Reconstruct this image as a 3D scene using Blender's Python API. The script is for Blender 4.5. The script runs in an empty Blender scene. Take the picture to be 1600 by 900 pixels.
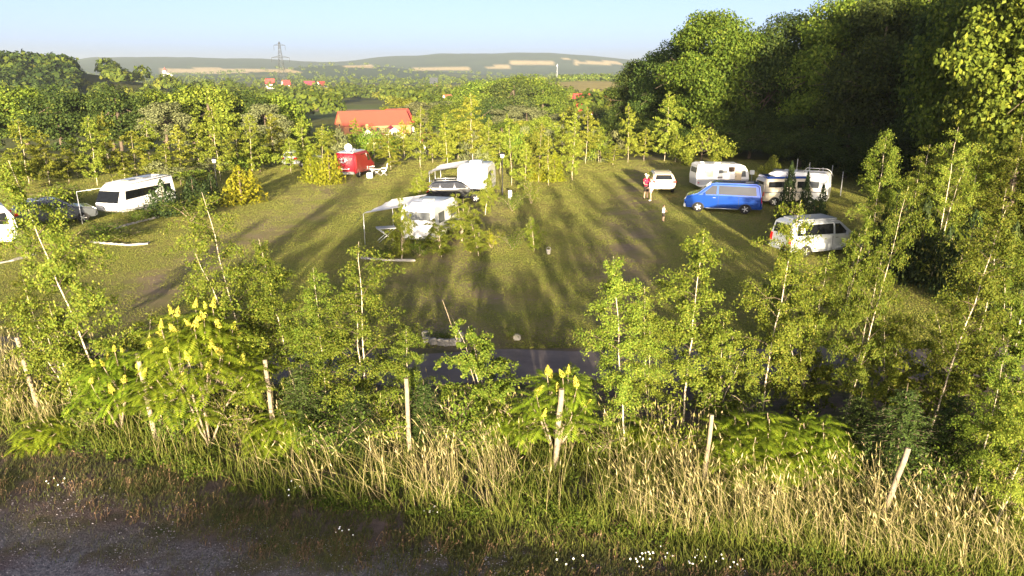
import bpy, bmesh, math, random
import numpy as np
from mathutils import Vector, Matrix
R = math.radians
rng = np.random.default_rng(7)
random.seed(7)
sc = bpy.context.scene
COL = sc.collection

# ------------------------------------------------------------------ camera, light, exposure
CAM_H, PITCH, FPX = 8.8, R(16.3), 1142.0        # focal length in pixels of a 1600 wide frame
cd = bpy.data.cameras.new('camera'); cam = bpy.data.objects.new('camera', cd); COL.objects.link(cam)
cam.location = (0, 0, CAM_H); cam.rotation_euler = (R(90) - PITCH, 0, 0)
cd.sensor_width = 36; cd.lens = 36 * FPX / 1600; cd.clip_start = .1; cd.clip_end = 40000
sc.camera = cam
SUN_EL = 6.8; SUN_DIR = Vector((0.035, -1, 0)).normalized()      # where the sun stands, horizontally
w = bpy.data.worlds.new('World'); sc.world = w; w.use_nodes = True
nt = w.node_tree; bg = nt.nodes['Background']
sky = nt.nodes.new('ShaderNodeTexSky'); sky.sky_type = 'NISHITA'; sky.sun_disc = False
sky.sun_elevation = R(SUN_EL); sky.sun_rotation = math.atan2(SUN_DIR.x, SUN_DIR.y)
sky.air_density = 0.2; sky.dust_density = 2.6; sky.ozone_density = 0.3; sky.altitude = 200
nt.links.new(sky.outputs[0], bg.inputs[0]); bg.inputs[1].default_value = 0.076
sd = bpy.data.lights.new('sun', 'SUN'); so = bpy.data.objects.new('sun', sd); COL.objects.link(so)
sd.energy = 4.8; sd.angle = R(.9); sd.color = (1, .83, .55)
sv = Vector((SUN_DIR.x * math.cos(R(SUN_EL)), SUN_DIR.y * math.cos(R(SUN_EL)), math.sin(R(SUN_EL))))
so.rotation_euler = sv.to_track_quat('Z', 'Y').to_euler(); so.location = (0, -60, 60)
sc.view_settings.view_transform = 'Standard'; sc.view_settings.look = 'None'
sc.view_settings.exposure = 2.65; sc.view_settings.gamma = 1
cy = sc.cycles
cy.max_bounces = 7; cy.diffuse_bounces = 6; cy.glossy_bounces = 2; cy.transmission_bounces = 5; cy.transparent_max_bounces = 6
cy.volume_bounces = 0; cy.caustics_reflective = False; cy.caustics_refractive = False
cy.use_denoising = True

# ------------------------------------------------------------------ projection helpers
cp, sp = math.cos(PITCH), math.sin(PITCH)
def ray(u, v):
    yv = (450 - v) / FPX
    return ((u - 800) / FPX, cp + yv * sp, -sp + yv * cp)
def pix(x, y, z):
    z = z - CAM_H
    d = y * cp - z * sp; up = y * sp + z * cp
    return 800 + FPX * x / d, 450 - FPX * up / d
def sstep(a, b, x):
    t = np.clip((x - a) / (b - a), 0, 1); return t * t * (3 - 2 * t)
_ph = rng.uniform(0, 6.28, (24, 2)); _dr = rng.normal(size=(24, 2))
def wav(x, y, s, k0=0, k=6):
    o = 0
    for i in range(k0, k0 + k):
        d = _dr[i] / np.linalg.norm(_dr[i]); f = (1 + .37 * (i - k0)) / s
        o = o + np.sin((x * d[0] + y * d[1]) * f * 6.28 + _ph[i, 0]) / (1 + .25 * (i - k0))
    return o / 3.2
RU = [-400, 0, 80, 130, 200, 300, 420, 470, 525, 560, 620, 700, 760, 820, 900, 985, 1100, 1300, 2200]
RV = [104, 102, 101, 100, 91, 91, 93, 95, 98, 97, 90, 86, 85.5, 84, 87, 97, 100, 98, 96]
def terrain(x, y):
    x = np.asarray(x, float); y = np.asarray(y, float)
    r = np.hypot(x, y); fy = np.maximum(y, 1.0)
    u = 800 + FPX * x / (fy * 1.04)
    z = -8.6 * sstep(74, 185, y) - 2.0 * sstep(190, 420, y) - 1.5 * sstep(420, 700, r)
    z = z + 14 * sstep(700, 2600, r) * (y > 0)
    # far ridge by azimuth
    v = np.interp(u, RU, RV)
    yv = (450 - v) / FPX
    top = CAM_H + 4300 * (-sp + yv * cp) / np.hypot(1.0, (u - 800) / FPX) * 1.0
    ridge = sstep(2700, 4300, r)
    z = np.where(y > 100, z * (1 - ridge) + (top + 4 * wav(x, y, 420, 3)) * ridge, z)
    low = 34 * np.exp(-((u - 560) / 150) ** 2) * np.exp(-((r - 2500) / 420) ** 2)
    z = z + np.where(y > 100, low, 0)
    z = np.where(r > 4400, z - 60 * sstep(4400, 6500, r), z)
    # rising field on the right, wooded hill on the left
    z = z + 12.5 * np.exp(-((x - 95) / 110) ** 2) * np.exp(-((y - 900) / 260) ** 2)
    hl = sstep(-142, -340, x - (y - 430) * .35)
    z = z + (27 + 3 * wav(x, y, 140, 2)) * hl * np.exp(-((y - 440) / 105) ** 2)
    # unseen rise added behind the camera, shaped to throw shade over the verge
    shade_bank = sstep(-6, -20, y) * (1 - sstep(-60, -120, y) * .4)
    z = z + shade_bank * (3.95 + .5 * wav(x, y, 17, 5) - 1.5 * sstep(2, 14, x))
    verge = sstep(16.5, 14.2, y) * sstep(8, 12, y)
    z = z + .10 * verge * wav(x, y, 5, 1)
    # forest slope on the right
    z = z + 2.2 * sstep(30, 60, x) * sstep(10, 40, y) * sstep(190, 120, y)
    return z
def tz(x, y): return float(terrain(x, y))
def G(u, v):
    """ground point under a pixel of the 1600x900 frame"""
    a, b, c = ray(u, v); t = -CAM_H / c if c < -.001 else 3000
    t0, z = 1.0, 0
    if b * t > 70:
        lo = 60.0
        for k in range(4000):
            lo *= 1.004
            if CAM_H + c * lo <= tz(a * lo, b * lo): break
        t = lo
    x, y = a * t, b * t
    return x, y, tz(x, y)
def H(u, v, vt, P=None):
    """height above the ground point P (or the one under u,v) of something reaching row vt"""
    x, y, z = P or G(u, v); a, b, c = ray(u, vt)
    return CAM_H + c * y / b - z
def W(px, P): return px * (P[1] * cp + (CAM_H - P[2]) * sp) / FPX

# ------------------------------------------------------------------ materials
def newmat(name):
    m = bpy.data.materials.new(name); m.use_nodes = True
    n = m.node_tree; b = n.nodes['Principled BSDF']; return m, n, b
def rgba(c): return (c[0], c[1], c[2], 1)
def mat(name, c, rough=.6, spec=.3, metal=0, var=.0, scale=6, coat=0, bump=0, c2=None):
    m, n, b = newmat(name)
    b.inputs['Base Color'].default_value = rgba(c); b.inputs['Roughness'].default_value = rough
    b.inputs['Specular IOR Level'].default_value = spec; b.inputs['Metallic'].default_value = metal
    b.inputs['Coat Weight'].default_value = coat
    if var or c2:
        tc = n.nodes.new('ShaderNodeTexCoord'); no = n.nodes.new('ShaderNodeTexNoise')
        no.inputs['Scale'].default_value = scale; no.inputs['Detail'].default_value = 6; no.inputs['Roughness'].default_value = .7
        n.links.new(tc.outputs['Object'], no.inputs['Vector'])
        cr = n.nodes.new('ShaderNodeValToRGB'); cr.color_ramp.elements[0].position = .3; cr.color_ramp.elements[1].position = .7
        d = c2 or [x * (1 - var) for x in c]
        cr.color_ramp.elements[0].color = rgba(d); cr.color_ramp.elements[1].color = rgba(c)
        n.links.new(no.outputs[0], cr.inputs[0]); n.links.new(cr.outputs[0], b.inputs['Base Color'])
        if bump:
            bp = n.nodes.new('ShaderNodeBump'); bp.inputs['Strength'].default_value = bump; bp.inputs['Distance'].default_value = .03
            n.links.new(no.outputs[0], bp.inputs['Height']); n.links.new(bp.outputs[0], b.inputs['Normal'])
    return m
def leafmat(name, c1, c2, c3=None, trans=.34, var=.3, rough=.6):
    m, n, b = newmat(name)
    ge = n.nodes.new('ShaderNodeNewGeometry'); oi = n.nodes.new('ShaderNodeObjectInfo')
    cr = n.nodes.new('ShaderNodeValToRGB'); e = cr.color_ramp.elements
    e[0].color = rgba(c1); e[1].color = rgba(c2); e[1].position = .85
    if c3: q = e.new(1.0); q.color = rgba(c3)
    n.links.new(ge.outputs['Random Per Island'], cr.inputs[0])
    hs = n.nodes.new('ShaderNodeHueSaturation')
    mr = n.nodes.new('ShaderNodeMapRange'); mr.inputs['To Min'].default_value = 1 - var; mr.inputs['To Max'].default_value = 1 + var
    n.links.new(oi.outputs['Random'], mr.inputs['Value']); n.links.new(mr.outputs[0], hs.inputs['Value'])
    mh = n.nodes.new('ShaderNodeMapRange'); mh.inputs['To Min'].default_value = .485; mh.inputs['To Max'].default_value = .515
    ml = n.nodes.new('ShaderNodeMath'); ml.operation = 'MULTIPLY'; ml.inputs[1].default_value = 7.31
    fr = n.nodes.new('ShaderNodeMath'); fr.operation = 'FRACT'
    n.links.new(oi.outputs['Random'], ml.inputs[0]); n.links.new(ml.outputs[0], fr.inputs[0])
    n.links.new(fr.outputs[0], mh.inputs['Value']); n.links.new(mh.outputs[0], hs.inputs['Hue'])
    n.links.new(cr.outputs[0], hs.inputs['Color']); n.links.new(hs.outputs[0], b.inputs['Base Color'])
    b.inputs['Roughness'].default_value = rough; b.inputs['Specular IOR Level'].default_value = .10
    tr = n.nodes.new('ShaderNodeBsdfTranslucent'); mx = n.nodes.new('ShaderNodeMixShader'); mx.inputs[0].default_value = trans
    n.links.new(hs.outputs[0], tr.inputs[0])
    out = n.nodes['Material Output']
    n.links.new(b.outputs[0], mx.inputs[1]); n.links.new(tr.outputs[0], mx.inputs[2]); n.links.new(mx.outputs[0], out.inputs[0])
    return m
M = {}
M['birch_leaf'] = leafmat('birch_leaf', (.070, .110, .013), (.152, .180, .022), (.23, .22, .04))
M['birch_far'] = leafmat('birch_far', (.115, .150, .018), (.205, .23, .03), (.27, .26, .045), trans=.38, var=.2)
M['oak_leaf'] = leafmat('oak_leaf', (.058, .094, .013), (.135, .178, .021), (.20, .22, .03))
M['shade_dark_leaf'] = leafmat('shade_dark_leaf', (.026, .046, .012), (.060, .086, .017), (.11, .13, .025), var=.25)  # darkened leaf colour, stands in for shade on treeline, right wood and hill
M['grey_leaf'] = leafmat('grey_leaf', (.10, .115, .05), (.18, .19, .085), var=.2)
M['gold_leaf'] = leafmat('gold_leaf', (.13, .15, .012), (.215, .215, .015), (.28, .25, .02), var=.12)
M['thuja_leaf'] = leafmat('thuja_leaf', (.014, .026, .010), (.034, .052, .014), (.05, .07, .016), trans=.1, var=.2)
M['spruce_needle'] = leafmat('spruce_needle', (.025, .042, .012), (.06, .085, .018), trans=.08, var=.15)
M['sumac_leaf'] = leafmat('sumac_leaf', (.10, .165, .012), (.19, .255, .02), (.25, .30, .03), var=.1)
M['sumac_flower'] = leafmat('sumac_flower', (.38, .36, .04), (.55, .50, .09), trans=.2, var=.05)
M['weed_leaf'] = leafmat('weed_leaf', (.045, .075, .012), (.115, .155, .020), (.19, .21, .03))
M['moss_leaf'] = leafmat('moss_leaf', (.055, .070, .022), (.125, .125, .038), (.19, .125, .06))
M['dry_grass'] = leafmat('dry_grass', (.21, .18, .07), (.44, .36, .18), (.54, .42, .27), trans=.2)
M['green_grass'] = leafmat('green_grass', (.085, .115, .016), (.18, .195, .035), (.28, .25, .08), trans=.25)
M['bark_birch'] = mat('bark_birch', (.47, .40, .30), .8, .1, c2=(.10, .085, .06), scale=9)
for el, p in zip(M['bark_birch'].node_tree.nodes['Color Ramp'].color_ramp.elements, (.36, .46)): el.position = p
M['bark'] = mat('bark', (.13, .10, .075), .9, .1, var=.5, scale=4)
M['bark_light'] = mat('bark_light', (.30, .24, .17), .9, .1, var=.4, scale=5)
M['post_wood'] = mat('post_wood', (.30, .245, .18), .9, .1, c2=(.15, .12, .09), scale=7, bump=.3)
M['white_paint'] = mat('white_paint', (.80, .80, .80), .35, .4, var=.08, scale=1.3, coat=.2)
M['cream_paint'] = mat('cream_paint', (.70, .68, .62), .45, .3, var=.12, scale=2)
M['silver_paint'] = mat('silver_paint', (.42, .45, .50), .3, .5, metal=.35, var=.06, scale=2, coat=.4)
M['blue_paint'] = mat('blue_paint', (.008, .055, .32), .2, .5, metal=.35, coat=.6, var=.08, scale=2)
M['dark_paint'] = mat('dark_paint', (.006, .008, .014), .2, .5, coat=.6)
M['grey_paint'] = mat('grey_paint', (.10, .11, .125), .25, .5, metal=.3, coat=.6)
M['red_paint'] = mat('red_paint', (.28, .010, .022), .3, .45, coat=.5, var=.08, scale=2)
M['beige_paint'] = mat('beige_paint', (.52, .47, .38), .3, .4, coat=.4, var=.06, scale=2)
M['tan_paint'] = mat('tan_paint', (.60, .50, .36), .3, .45, metal=.2, coat=.4)
M['glass'] = mat('glass', (.012, .014, .018), .08, .6, coat=.3)
M['tint'] = mat('tint', (.006, .007, .009), .12, .5)
M['caravan_glass'] = mat('caravan_glass', (.13, .14, .15), .12, .6, var=.3, scale=3)
M['curtain'] = mat('curtain', (.55, .40, .34), .6, .2, c2=(.72, .62, .55), scale=5)
M['tyre'] = mat('tyre', (.015, .015, .016), .85, .2)
M['rim'] = mat('rim', (.62, .62, .64), .3, .5, metal=.6)
M['black'] = mat('black', (.02, .02, .022), .6, .3)
M['trim'] = mat('trim', (.16, .165, .17), .6, .3)
M['tail_red'] = mat('tail_red', (.55, .012, .012), .2, .5, coat=.5)
M['amber'] = mat('amber', (.75, .30, .02), .2, .5)
M['lamp_white'] = mat('lamp_white', (.85, .86, .88), .15, .6)
M['canvas'] = mat('canvas', (.80, .78, .76), .8, .1, var=.07, scale=2)
M['door_wood'] = mat('door_wood', (.62, .50, .33), .6, .2, var=.1, scale=3)
M['inside'] = mat('inside', (.06, .04, .03), .8, .1)
M['alu'] = mat('alu', (.62, .63, .65), .35, .5, metal=.6)
M['stone'] = mat('stone', (.40, .375, .35), .9, .1, c2=(.17, .165, .155), scale=8, bump=.3)
M['brick_orange'] = mat('brick_orange', (.46, .21, .10), .9, .1, c2=(.34, .15, .08), scale=1.6)
M['tile_red'] = mat('tile_red', (.30, .070, .045), .85, .15, c2=(.20, .058, .042), scale=1.1)
M['tile_orange'] = mat('tile_orange', (.50, .20, .10), .85, .15, c2=(.38, .16, .09), scale=.8)
M['tile_bright'] = mat('tile_bright', (.33, .045, .038), .8, .15, c2=(.26, .042, .038), scale=1.2)
M['tile_magenta'] = mat('tile_magenta', (.26, .030, .055), .8, .15, c2=(.20, .03, .05), scale=1.2)
M['plaster'] = mat('plaster', (.78, .75, .68), .9, .1, var=.1, scale=.7)
M['plaster_yellow'] = mat('plaster_yellow', (.66, .55, .26), .9, .1, var=.1, scale=.7)
M['house_window'] = mat('house_window', (.04, .045, .05), .2, .5)
M['dark_steel'] = mat('dark_steel', (.055, .06, .065), .7, .2)
M['steel'] = mat('steel', (.30, .31, .33), .5, .4, metal=.4)
M['skin'] = mat('skin', (.52, .33, .24), .6, .3)
M['hair_grey'] = mat('hair_grey', (.42, .38, .33), .7, .2)
M['hair_brown'] = mat('hair_brown', (.10, .06, .035), .7, .2)
M['shirt_red'] = mat('shirt_red', (.50, .03, .08), .8, .1, var=.15, scale=8)
M['shirt_white'] = mat('shirt_white', (.80, .74, .74), .8, .1, var=.1, scale=8)
M['shorts_dark'] = mat('shorts_dark', (.07, .06, .055), .85, .1)
M['shorts_pink'] = mat('shorts_pink', (.72, .52, .46), .85, .1)
M['daisy'] = mat('daisy', (.82, .82, .80), .7, .1)
M['asphalt'] = mat('asphalt', (.115, .098, .095), .9, .2, c2=(.20, .165, .155), scale=1.1, bump=.2)

# ------------------------------------------------------------------ object helpers
def link(o, parent=None):
    COL.objects.link(o)
    if parent: o.parent = parent
    return o
def tag(o, label, cat, group=None, kind=None):
    if label: o['label'] = label
    if cat: o['category'] = cat
    if group: o['group'] = group
    if kind: o['kind'] = kind
    return o
def thing(name, label, cat, loc=(0, 0, 0), rz=0, group=None):
    o = bpy.data.objects.new(name, None); o.empty_display_size = .3
    o.location = loc; o.rotation_euler = (0, 0, rz); link(o); return tag(o, label, cat, group)
class Geo:
    """vertices and faces gathered into one mesh"""
    def __init__(s): s.V = []; s.Q = []; s.T = []; s.n = 0; s.qm = []; s.tm = []; s.NG = []
    def quads(s, v, m=0):                       # v (k,4,3)
        v = np.asarray(v, float); k = len(v)
        s.V.append(v.reshape(-1, 3)); s.Q.append(np.arange(k * 4).reshape(k, 4) + s.n); s.qm.append(np.full(k, m)); s.n += 4 * k
    def mesh(s, v, f, m=0):
        v = np.asarray(v, float); s.V.append(v)
        for q in f:
            if len(q) == 4: s.Q.append(np.array([q]) + s.n); s.qm.append(np.array([m]))
            elif len(q) == 3: s.T.append(np.array([q]) + s.n); s.tm.append(np.array([m]))
            else: s.NG.append(([i + s.n for i in q], m))
        s.n += len(v)
    def grid(s, v, m=0, closed=False):          # v (rows, k, 3) joined as a tube or sheet
        v = np.asarray(v, float); a, k = v.shape[:2]; i = np.arange(a * k).reshape(a, k)
        if closed: j = np.roll(i, -1, 1); q = np.stack([i[:-1], j[:-1], j[1:], i[1:]], -1).reshape(-1, 4)
        else: q = np.stack([i[:-1, :-1], i[:-1, 1:], i[1:, 1:], i[1:, :-1]], -1).reshape(-1, 4)
        s.V.append(v.reshape(-1, 3)); s.Q.append(q + s.n); s.qm.append(np.full(len(q), m)); s.n += a * k
    def tube(s, pts, rad, k=5, m=0, cap=True):
        pts = np.asarray(pts, float); rad = np.broadcast_to(np.asarray(rad, float), (len(pts),))
        d = np.gradient(pts, axis=0); d /= np.linalg.norm(d, axis=1)[:, None] + 1e-9
        ref = np.where(np.abs(d[:, 2:3]) > .9, np.array([[1., 0, 0]]), np.array([[0, 0, 1.]]))
        a = np.cross(d, ref); a /= np.linalg.norm(a, axis=1)[:, None] + 1e-9; b = np.cross(d, a)
        th = np.arange(k) * 2 * np.pi / k
        ring = pts[:, None] + rad[:, None, None] * (a[:, None] * np.cos(th)[None, :, None] + b[:, None] * np.sin(th)[None, :, None])
        base = s.n; s.grid(ring, m, True)
        if cap and k > 3:
            s.NG.append((list(range(base + k - 1, base - 1, -1)), m)); e = base + (len(pts) - 1) * k; s.NG.append((list(range(e, e + k)), m))
    def box(s, c, d, m=0, rz=0):
        x, y, z = [q / 2 for q in d]; v = np.array([[i * x, j * y, k * z] for k in (-1, 1) for j in (-1, 1) for i in (-1, 1)])
        if rz: ca, sa = math.cos(rz), math.sin(rz); v = v @ np.array([[ca, sa, 0], [-sa, ca, 0], [0, 0, 1]])
        s.mesh(v + np.array(c), [(0, 2, 3, 1), (4, 5, 7, 6), (0, 1, 5, 4), (2, 6, 7, 3), (0, 4, 6, 2), (1, 3, 7, 5)], m)
    def prism(s, poly, off, m=0):               # closed polygon (k,3) pushed by vector off
        p = np.asarray(poly, float); k = len(p)
        s.mesh(np.vstack([p, p + np.array(off)]), [tuple(range(k))[::-1], tuple(range(k, 2 * k))] + [(i, (i + 1) % k, k + (i + 1) % k, k + i) for i in range(k)], m)
    def data(s, name, mats, smooth=False):
        me = bpy.data.meshes.new(name); V = np.vstack(s.V)
        Q = np.vstack(s.Q) if s.Q else np.zeros((0, 4), int); T = np.vstack(s.T) if s.T else np.zeros((0, 3), int)
        ng = s.NG
        loops = np.concatenate([Q.ravel(), T.ravel()] + [np.array(q) for q, _ in ng]).astype(np.int32)
        tot = np.concatenate([np.full(len(Q), 4), np.full(len(T), 3), np.array([len(q) for q, _ in ng], int)]).astype(np.int32)
        mi = np.concatenate([np.concatenate(s.qm) if s.qm else [], np.concatenate(s.tm) if s.tm else [], [m for _, m in ng]]).astype(np.int32)
        st = np.concatenate([[0], np.cumsum(tot)[:-1]]).astype(np.int32)
        me.vertices.add(len(V)); me.vertices.foreach_set('co', V.astype(np.float32).ravel())
        me.loops.add(len(loops)); me.loops.foreach_set('vertex_index', loops)
        me.polygons.add(len(tot)); me.polygons.foreach_set('loop_start', st); me.polygons.foreach_set('loop_total', tot)
        for m in (mats if isinstance(mats, (list, tuple)) else [mats]): me.materials.append(m)
        me.polygons.foreach_set('material_index', mi)
        me.polygons.foreach_set('use_smooth', np.full(len(tot), smooth))
        me.update(calc_edges=True); me.validate()
        return me
    def obj(s, name, mats, parent=None, smooth=False):
        return link(bpy.data.objects.new(name, s.data(name, mats, smooth)), parent)
def bevel_mesh(o, wd=.02, seg=2, ang=40):
    bm = bmesh.new(); bm.from_mesh(o.data); bmesh.ops.recalc_face_normals(bm, faces=bm.faces)
    es = [e for e in bm.edges if len(e.link_faces) == 2 and e.calc_face_angle(0) > R(ang)]
    bmesh.ops.bevel(bm, geom=es, offset=wd, segments=seg, affect='EDGES', clamp_overlap=True)
    bm.to_mesh(o.data); bm.free(); return o

def leaves(g, P, N, size, asp=.55, jit=.6, m=0, axis=None):
    """diamond leaf faces at points P facing roughly N"""
    k = len(P); N = N + rng.normal(size=(k, 3)) * jit; N /= np.linalg.norm(N, axis=1)[:, None] + 1e-9
    t = rng.normal(size=(k, 3)) if axis is None else axis + rng.normal(size=(k, 3)) * .25
    t -= N * (t * N).sum(1)[:, None]; t /= np.linalg.norm(t, axis=1)[:, None] + 1e-9
    b = np.cross(N, t); L = (size * rng.uniform(.6, 1.3, k))[:, None] / 2
    g.quads(np.stack([P - t * L, P + b * L * asp - t * L * .1, P + t * L, P - b * L * asp - t * L * .1], 1), m)
def unit(k):
    v = rng.normal(size=(k, 3)); return v / np.linalg.norm(v, axis=1)[:, None]

# ------------------------------------------------------------------ ground sheet and sky air
def build_ground():
    az = np.radians(np.concatenate([np.arange(-180, -60, 6), np.arange(-60, -42, 1.5), np.arange(-42, 42, .3), np.arange(42, 60, 1.5), np.arange(60, 180, 6)]))
    rr = np.concatenate([np.arange(.5, 30, .6), np.arange(30, 110, 2), 110 * 1.026 ** np.arange(0, 165)]); rr = rr[rr < 7600]
    A, RR = np.meshgrid(az, rr); X = np.sin(A) * RR; Y = np.cos(A) * RR; Z = terrain(X, Y)
    g = Geo(); g.grid(np.stack([X, Y, Z], -1)[:, ::-1], closed=True)
    g.mesh([(0, 0, tz(0, 0))], [])
    o = g.obj('ground', [ground_mat()], smooth=True)
    # land-use tint of the far country: woods, meadows, corn fields
    V = np.empty(len(o.data.vertices) * 3, np.float32); o.data.vertices.foreach_get('co', V); V = V.reshape(-1, 3)
    x, y, z = V.T; r = np.hypot(x, y); yy = np.maximum(y, 5)
    d = yy * cp - (z - CAM_H) * sp; u = 800 + FPX * x / d; v = 450 - FPX * (yy * sp + (z - CAM_H) * cp) / d
    c = np.zeros((len(V), 4), np.float32); c[:, 3] = 1
    forest = np.array([.050, .075, .036]); meadow = np.array([.115, .125, .035]); straw = np.array([.46, .36, .19]); soil = np.array([.13, .075, .07])
    base = np.where((wav(x, y, 260, 4) > .12)[:, None], meadow, meadow * .7)
    base = np.where((r > 1500)[:, None], np.where((wav(x, y, 700, 8) > -.45)[:, None], forest, np.array([.10, .115, .045])), base)
    base = np.where((r > 2750)[:, None], forest * (1 + .25 * wav(x, y, 300, 10))[:, None], base)
    nz = wav(x, y, 330, 12) * 3
    def patch(u0, u1, v0, v1, col, r0=1200):
        k = (u > u0 + nz * 3) & (u < u1 + nz * 4) & (v > v0 + nz * .35) & (v < v1 + nz * .35) & (r > r0) & (y > 0); base[k] = col
    for a in ((250, 395, 107, 115), (395, 460, 108, 113), (540, 585, 102, 105.5), (640, 735, 104.5, 110), (760, 800, 103, 107), (800, 868, 95, 102), (885, 900, 90, 95), (900, 970, 95, 101)): patch(*a, straw, 1900)
    k = (x > 30) & (x < 175) & (y > 640) & (y < 930); base[k] = np.array([.28, .23, .075])
    k = (x > -130) & (x < -45) & (y > 330) & (y < 500); base[k] = np.array([.10, .13, .03])
    k = (x > -125) & (x < -45) & (y > 410) & (y < 440); base[k] = np.array([.24, .17, .10])
    k = (x < -200) & (x > -420) & (y > 335) & (y < 372); base[k] = soil
    c[:, :3] = base
    at = o.data.color_attributes.new('tint', 'FLOAT_COLOR', 'POINT'); at.data.foreach_set('color', c.ravel())
    tag(o, 'grassy camping ground running out to meadows, woods and far hills', None, kind='structure')
def ground_mat():
    m, n, b = newmat('ground'); N = n.nodes.new; L = n.links.new
    b.inputs['Roughness'].default_value = .95; b.inputs['Specular IOR Level'].default_value = .1
    ge = N('ShaderNodeNewGeometry'); sx = N('ShaderNodeSeparateXYZ'); L(ge.outputs['Position'], sx.inputs[0])
    def noise(scale, det=5, ro=.6):
        t = N('ShaderNodeTexNoise'); t.inputs['Scale'].default_value = scale; t.inputs['Detail'].default_value = det; t.inputs['Roughness'].default_value = ro
        L(ge.outputs['Position'], t.inputs['Vector']); return t.outputs[0]
    def ramp(src, p0, p1, c0=(0, 0, 0), c1=(1, 1, 1)):
        t = N('ShaderNodeValToRGB'); t.color_ramp.elements[0].position = p0; t.color_ramp.elements[1].position = p1
        t.color_ramp.elements[0].color = rgba(c0); t.color_ramp.elements[1].color = rgba(c1); L(src, t.inputs[0]); return t.outputs[0]
    def mix(f, a, c):
        t = N('ShaderNodeMix'); t.data_type = 'RGBA'; L(f, t.inputs[0])
        for s, q in ((6, a), (7, c)):
            if isinstance(q, tuple): t.inputs[s].default_value = rgba(q)
            else: L(q, t.inputs[s])
        return t.outputs[2]
    def mth(op, a, c):
        t = N('ShaderNodeMath'); t.operation = op
        for s, q in ((0, a), (1, c)):
            if isinstance(q, (int, float)): t.inputs[s].default_value = q
            else: L(q, t.inputs[s])
        return t.outputs[0]
    def mrange(src, a, c):
        t = N('ShaderNodeMapRange'); t.inputs['From Min'].default_value = a; t.inputs['From Max'].default_value = c; L(src, t.inputs[0]); return t.outputs[0]
    n1 = noise(.55); n2 = noise(3.2, 8, .7); n3 = noise(.16, 4); n4 = noise(14, 6, .8)
    soil = mix(ramp(n2, .35, .65), (.085, .066, .058), (.165, .120, .108))
    verge = mix(ramp(n1, .44, .60), soil, mix(ramp(n2, .4, .6), (.060, .070, .026), (.115, .100, .040)))
    grav = mix(ramp(n4, .42, .60), (.085, .085, .105), (.26, .245, .265))
    grav = mix(ramp(n1, .50, .62), grav, (.130, .100, .110))
    edge = mth('ADD', mth('MULTIPLY', n1, 3.4), mth('ADD', sx.outputs[1], mth('MULTIPLY', sx.outputs[0], .16)))
    near = mix(mrange(edge, 13.3, 12.2), verge, grav)
    lawn = mix(ramp(n3, .40, .62), (.165, .175, .042), (.26, .21, .08))
    lawn = mix(ramp(n2, .35, .7), lawn, mix(ramp(n1, .4, .6), (.14, .165, .038), (.22, .19, .066)))
    lawn = mix(ramp(n1, .66, .74), lawn, (.24, .16, .17))
    def track(x0, k, w_):
        d = mth('DIVIDE', mth('SUBTRACT', sx.outputs[0], mth('ADD', x0 - 28 * k, mth('MULTIPLY', sx.outputs[1], k))), w_)
        return mth('POWER', 2.718, mth('MULTIPLY', mth('MULTIPLY', d, d), -1))
    worn = mth('MULTIPLY', mth('MAXIMUM', track(4.0, .21, 2.1), mth('MAXIMUM', track(-15.5, .04, 2.2), track(-2.5, .0, 2.4))), mrange(n1, .30, .62))
    lawn = mix(mth('MULTIPLY', worn, .75), lawn, mix(ramp(n2, .35, .65), (.20, .145, .115), (.27, .20, .17)))
    c = mix(mrange(sx.outputs[1], 22.2, 24.5), near, lawn)
    at = N('ShaderNodeAttribute'); at.attribute_name = 'tint'
    far = N('ShaderNodeMix'); far.data_type = 'RGBA'; far.blend_type = 'MULTIPLY'; far.inputs[0].default_value = .8
    L(at.outputs['Color'], far.inputs[6]); L(ramp(noise(.055, 8, .75), .3, .7, (.55, .55, .55), (1.25, 1.25, 1.25)), far.inputs[7])
    c = mix(mrange(sx.outputs[1], 76, 96), c, far.outputs[2])
    L(c, b.inputs['Base Color'])
    bp = N('ShaderNodeBump'); bp.inputs['Strength'].default_value = .9; bp.inputs['Distance'].default_value = .05
    L(mth('ADD', mth('MULTIPLY', n2, .8), noise(26, 3, .7)), bp.inputs['Height']); L(bp.outputs[0], b.inputs['Normal'])
    return m
build_ground()

def build_lane():
    g = Geo(); xs = np.arange(-60, 34, 1.0)
    cen = 21.35 + .05 * np.maximum(-xs - 4, 0) * 2.2 + .4 * np.sin(xs * .13)
    e0 = 1.35 + .15 * np.sin(xs * 1.7); e1 = 1.3 + .18 * np.sin(xs * 1.1 + 2)
    t = np.linspace(-1, 1, 7)
    Y = cen[:, None] + np.where(t < 0, t * e0[:, None], t * e1[:, None]); X = np.repeat(xs[:, None], 7, 1)
    g.grid(np.stack([X, Y, terrain(X, Y) + .012], -1)[:, ::-1])
    tag(g.obj('lane', [M['asphalt']]), None, None, kind='structure')
build_lane()

def build_haze():
    g = Geo(); g.box((0, 2000, 50), (20000, 20000, 210)); o = g.obj('haze', [])
    m = bpy.data.materials.new('haze'); m.use_nodes = True; n = m.node_tree; n.nodes.clear()
    out = n.nodes.new('ShaderNodeOutputMaterial'); v = n.nodes.new('ShaderNodeVolumePrincipled')
    v.inputs['Color'].default_value = (.80, .90, 1, 1); v.inputs['Density'].default_value = HAZE; v.inputs['Anisotropy'].default_value = .35
    n.links.new(v.outputs[0], out.inputs['Volume']); o.data.materials.append(m)
    tag(o, 'pale evening haze over the valley', None, kind='stuff')
HAZE = .00014
build_haze()

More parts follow.
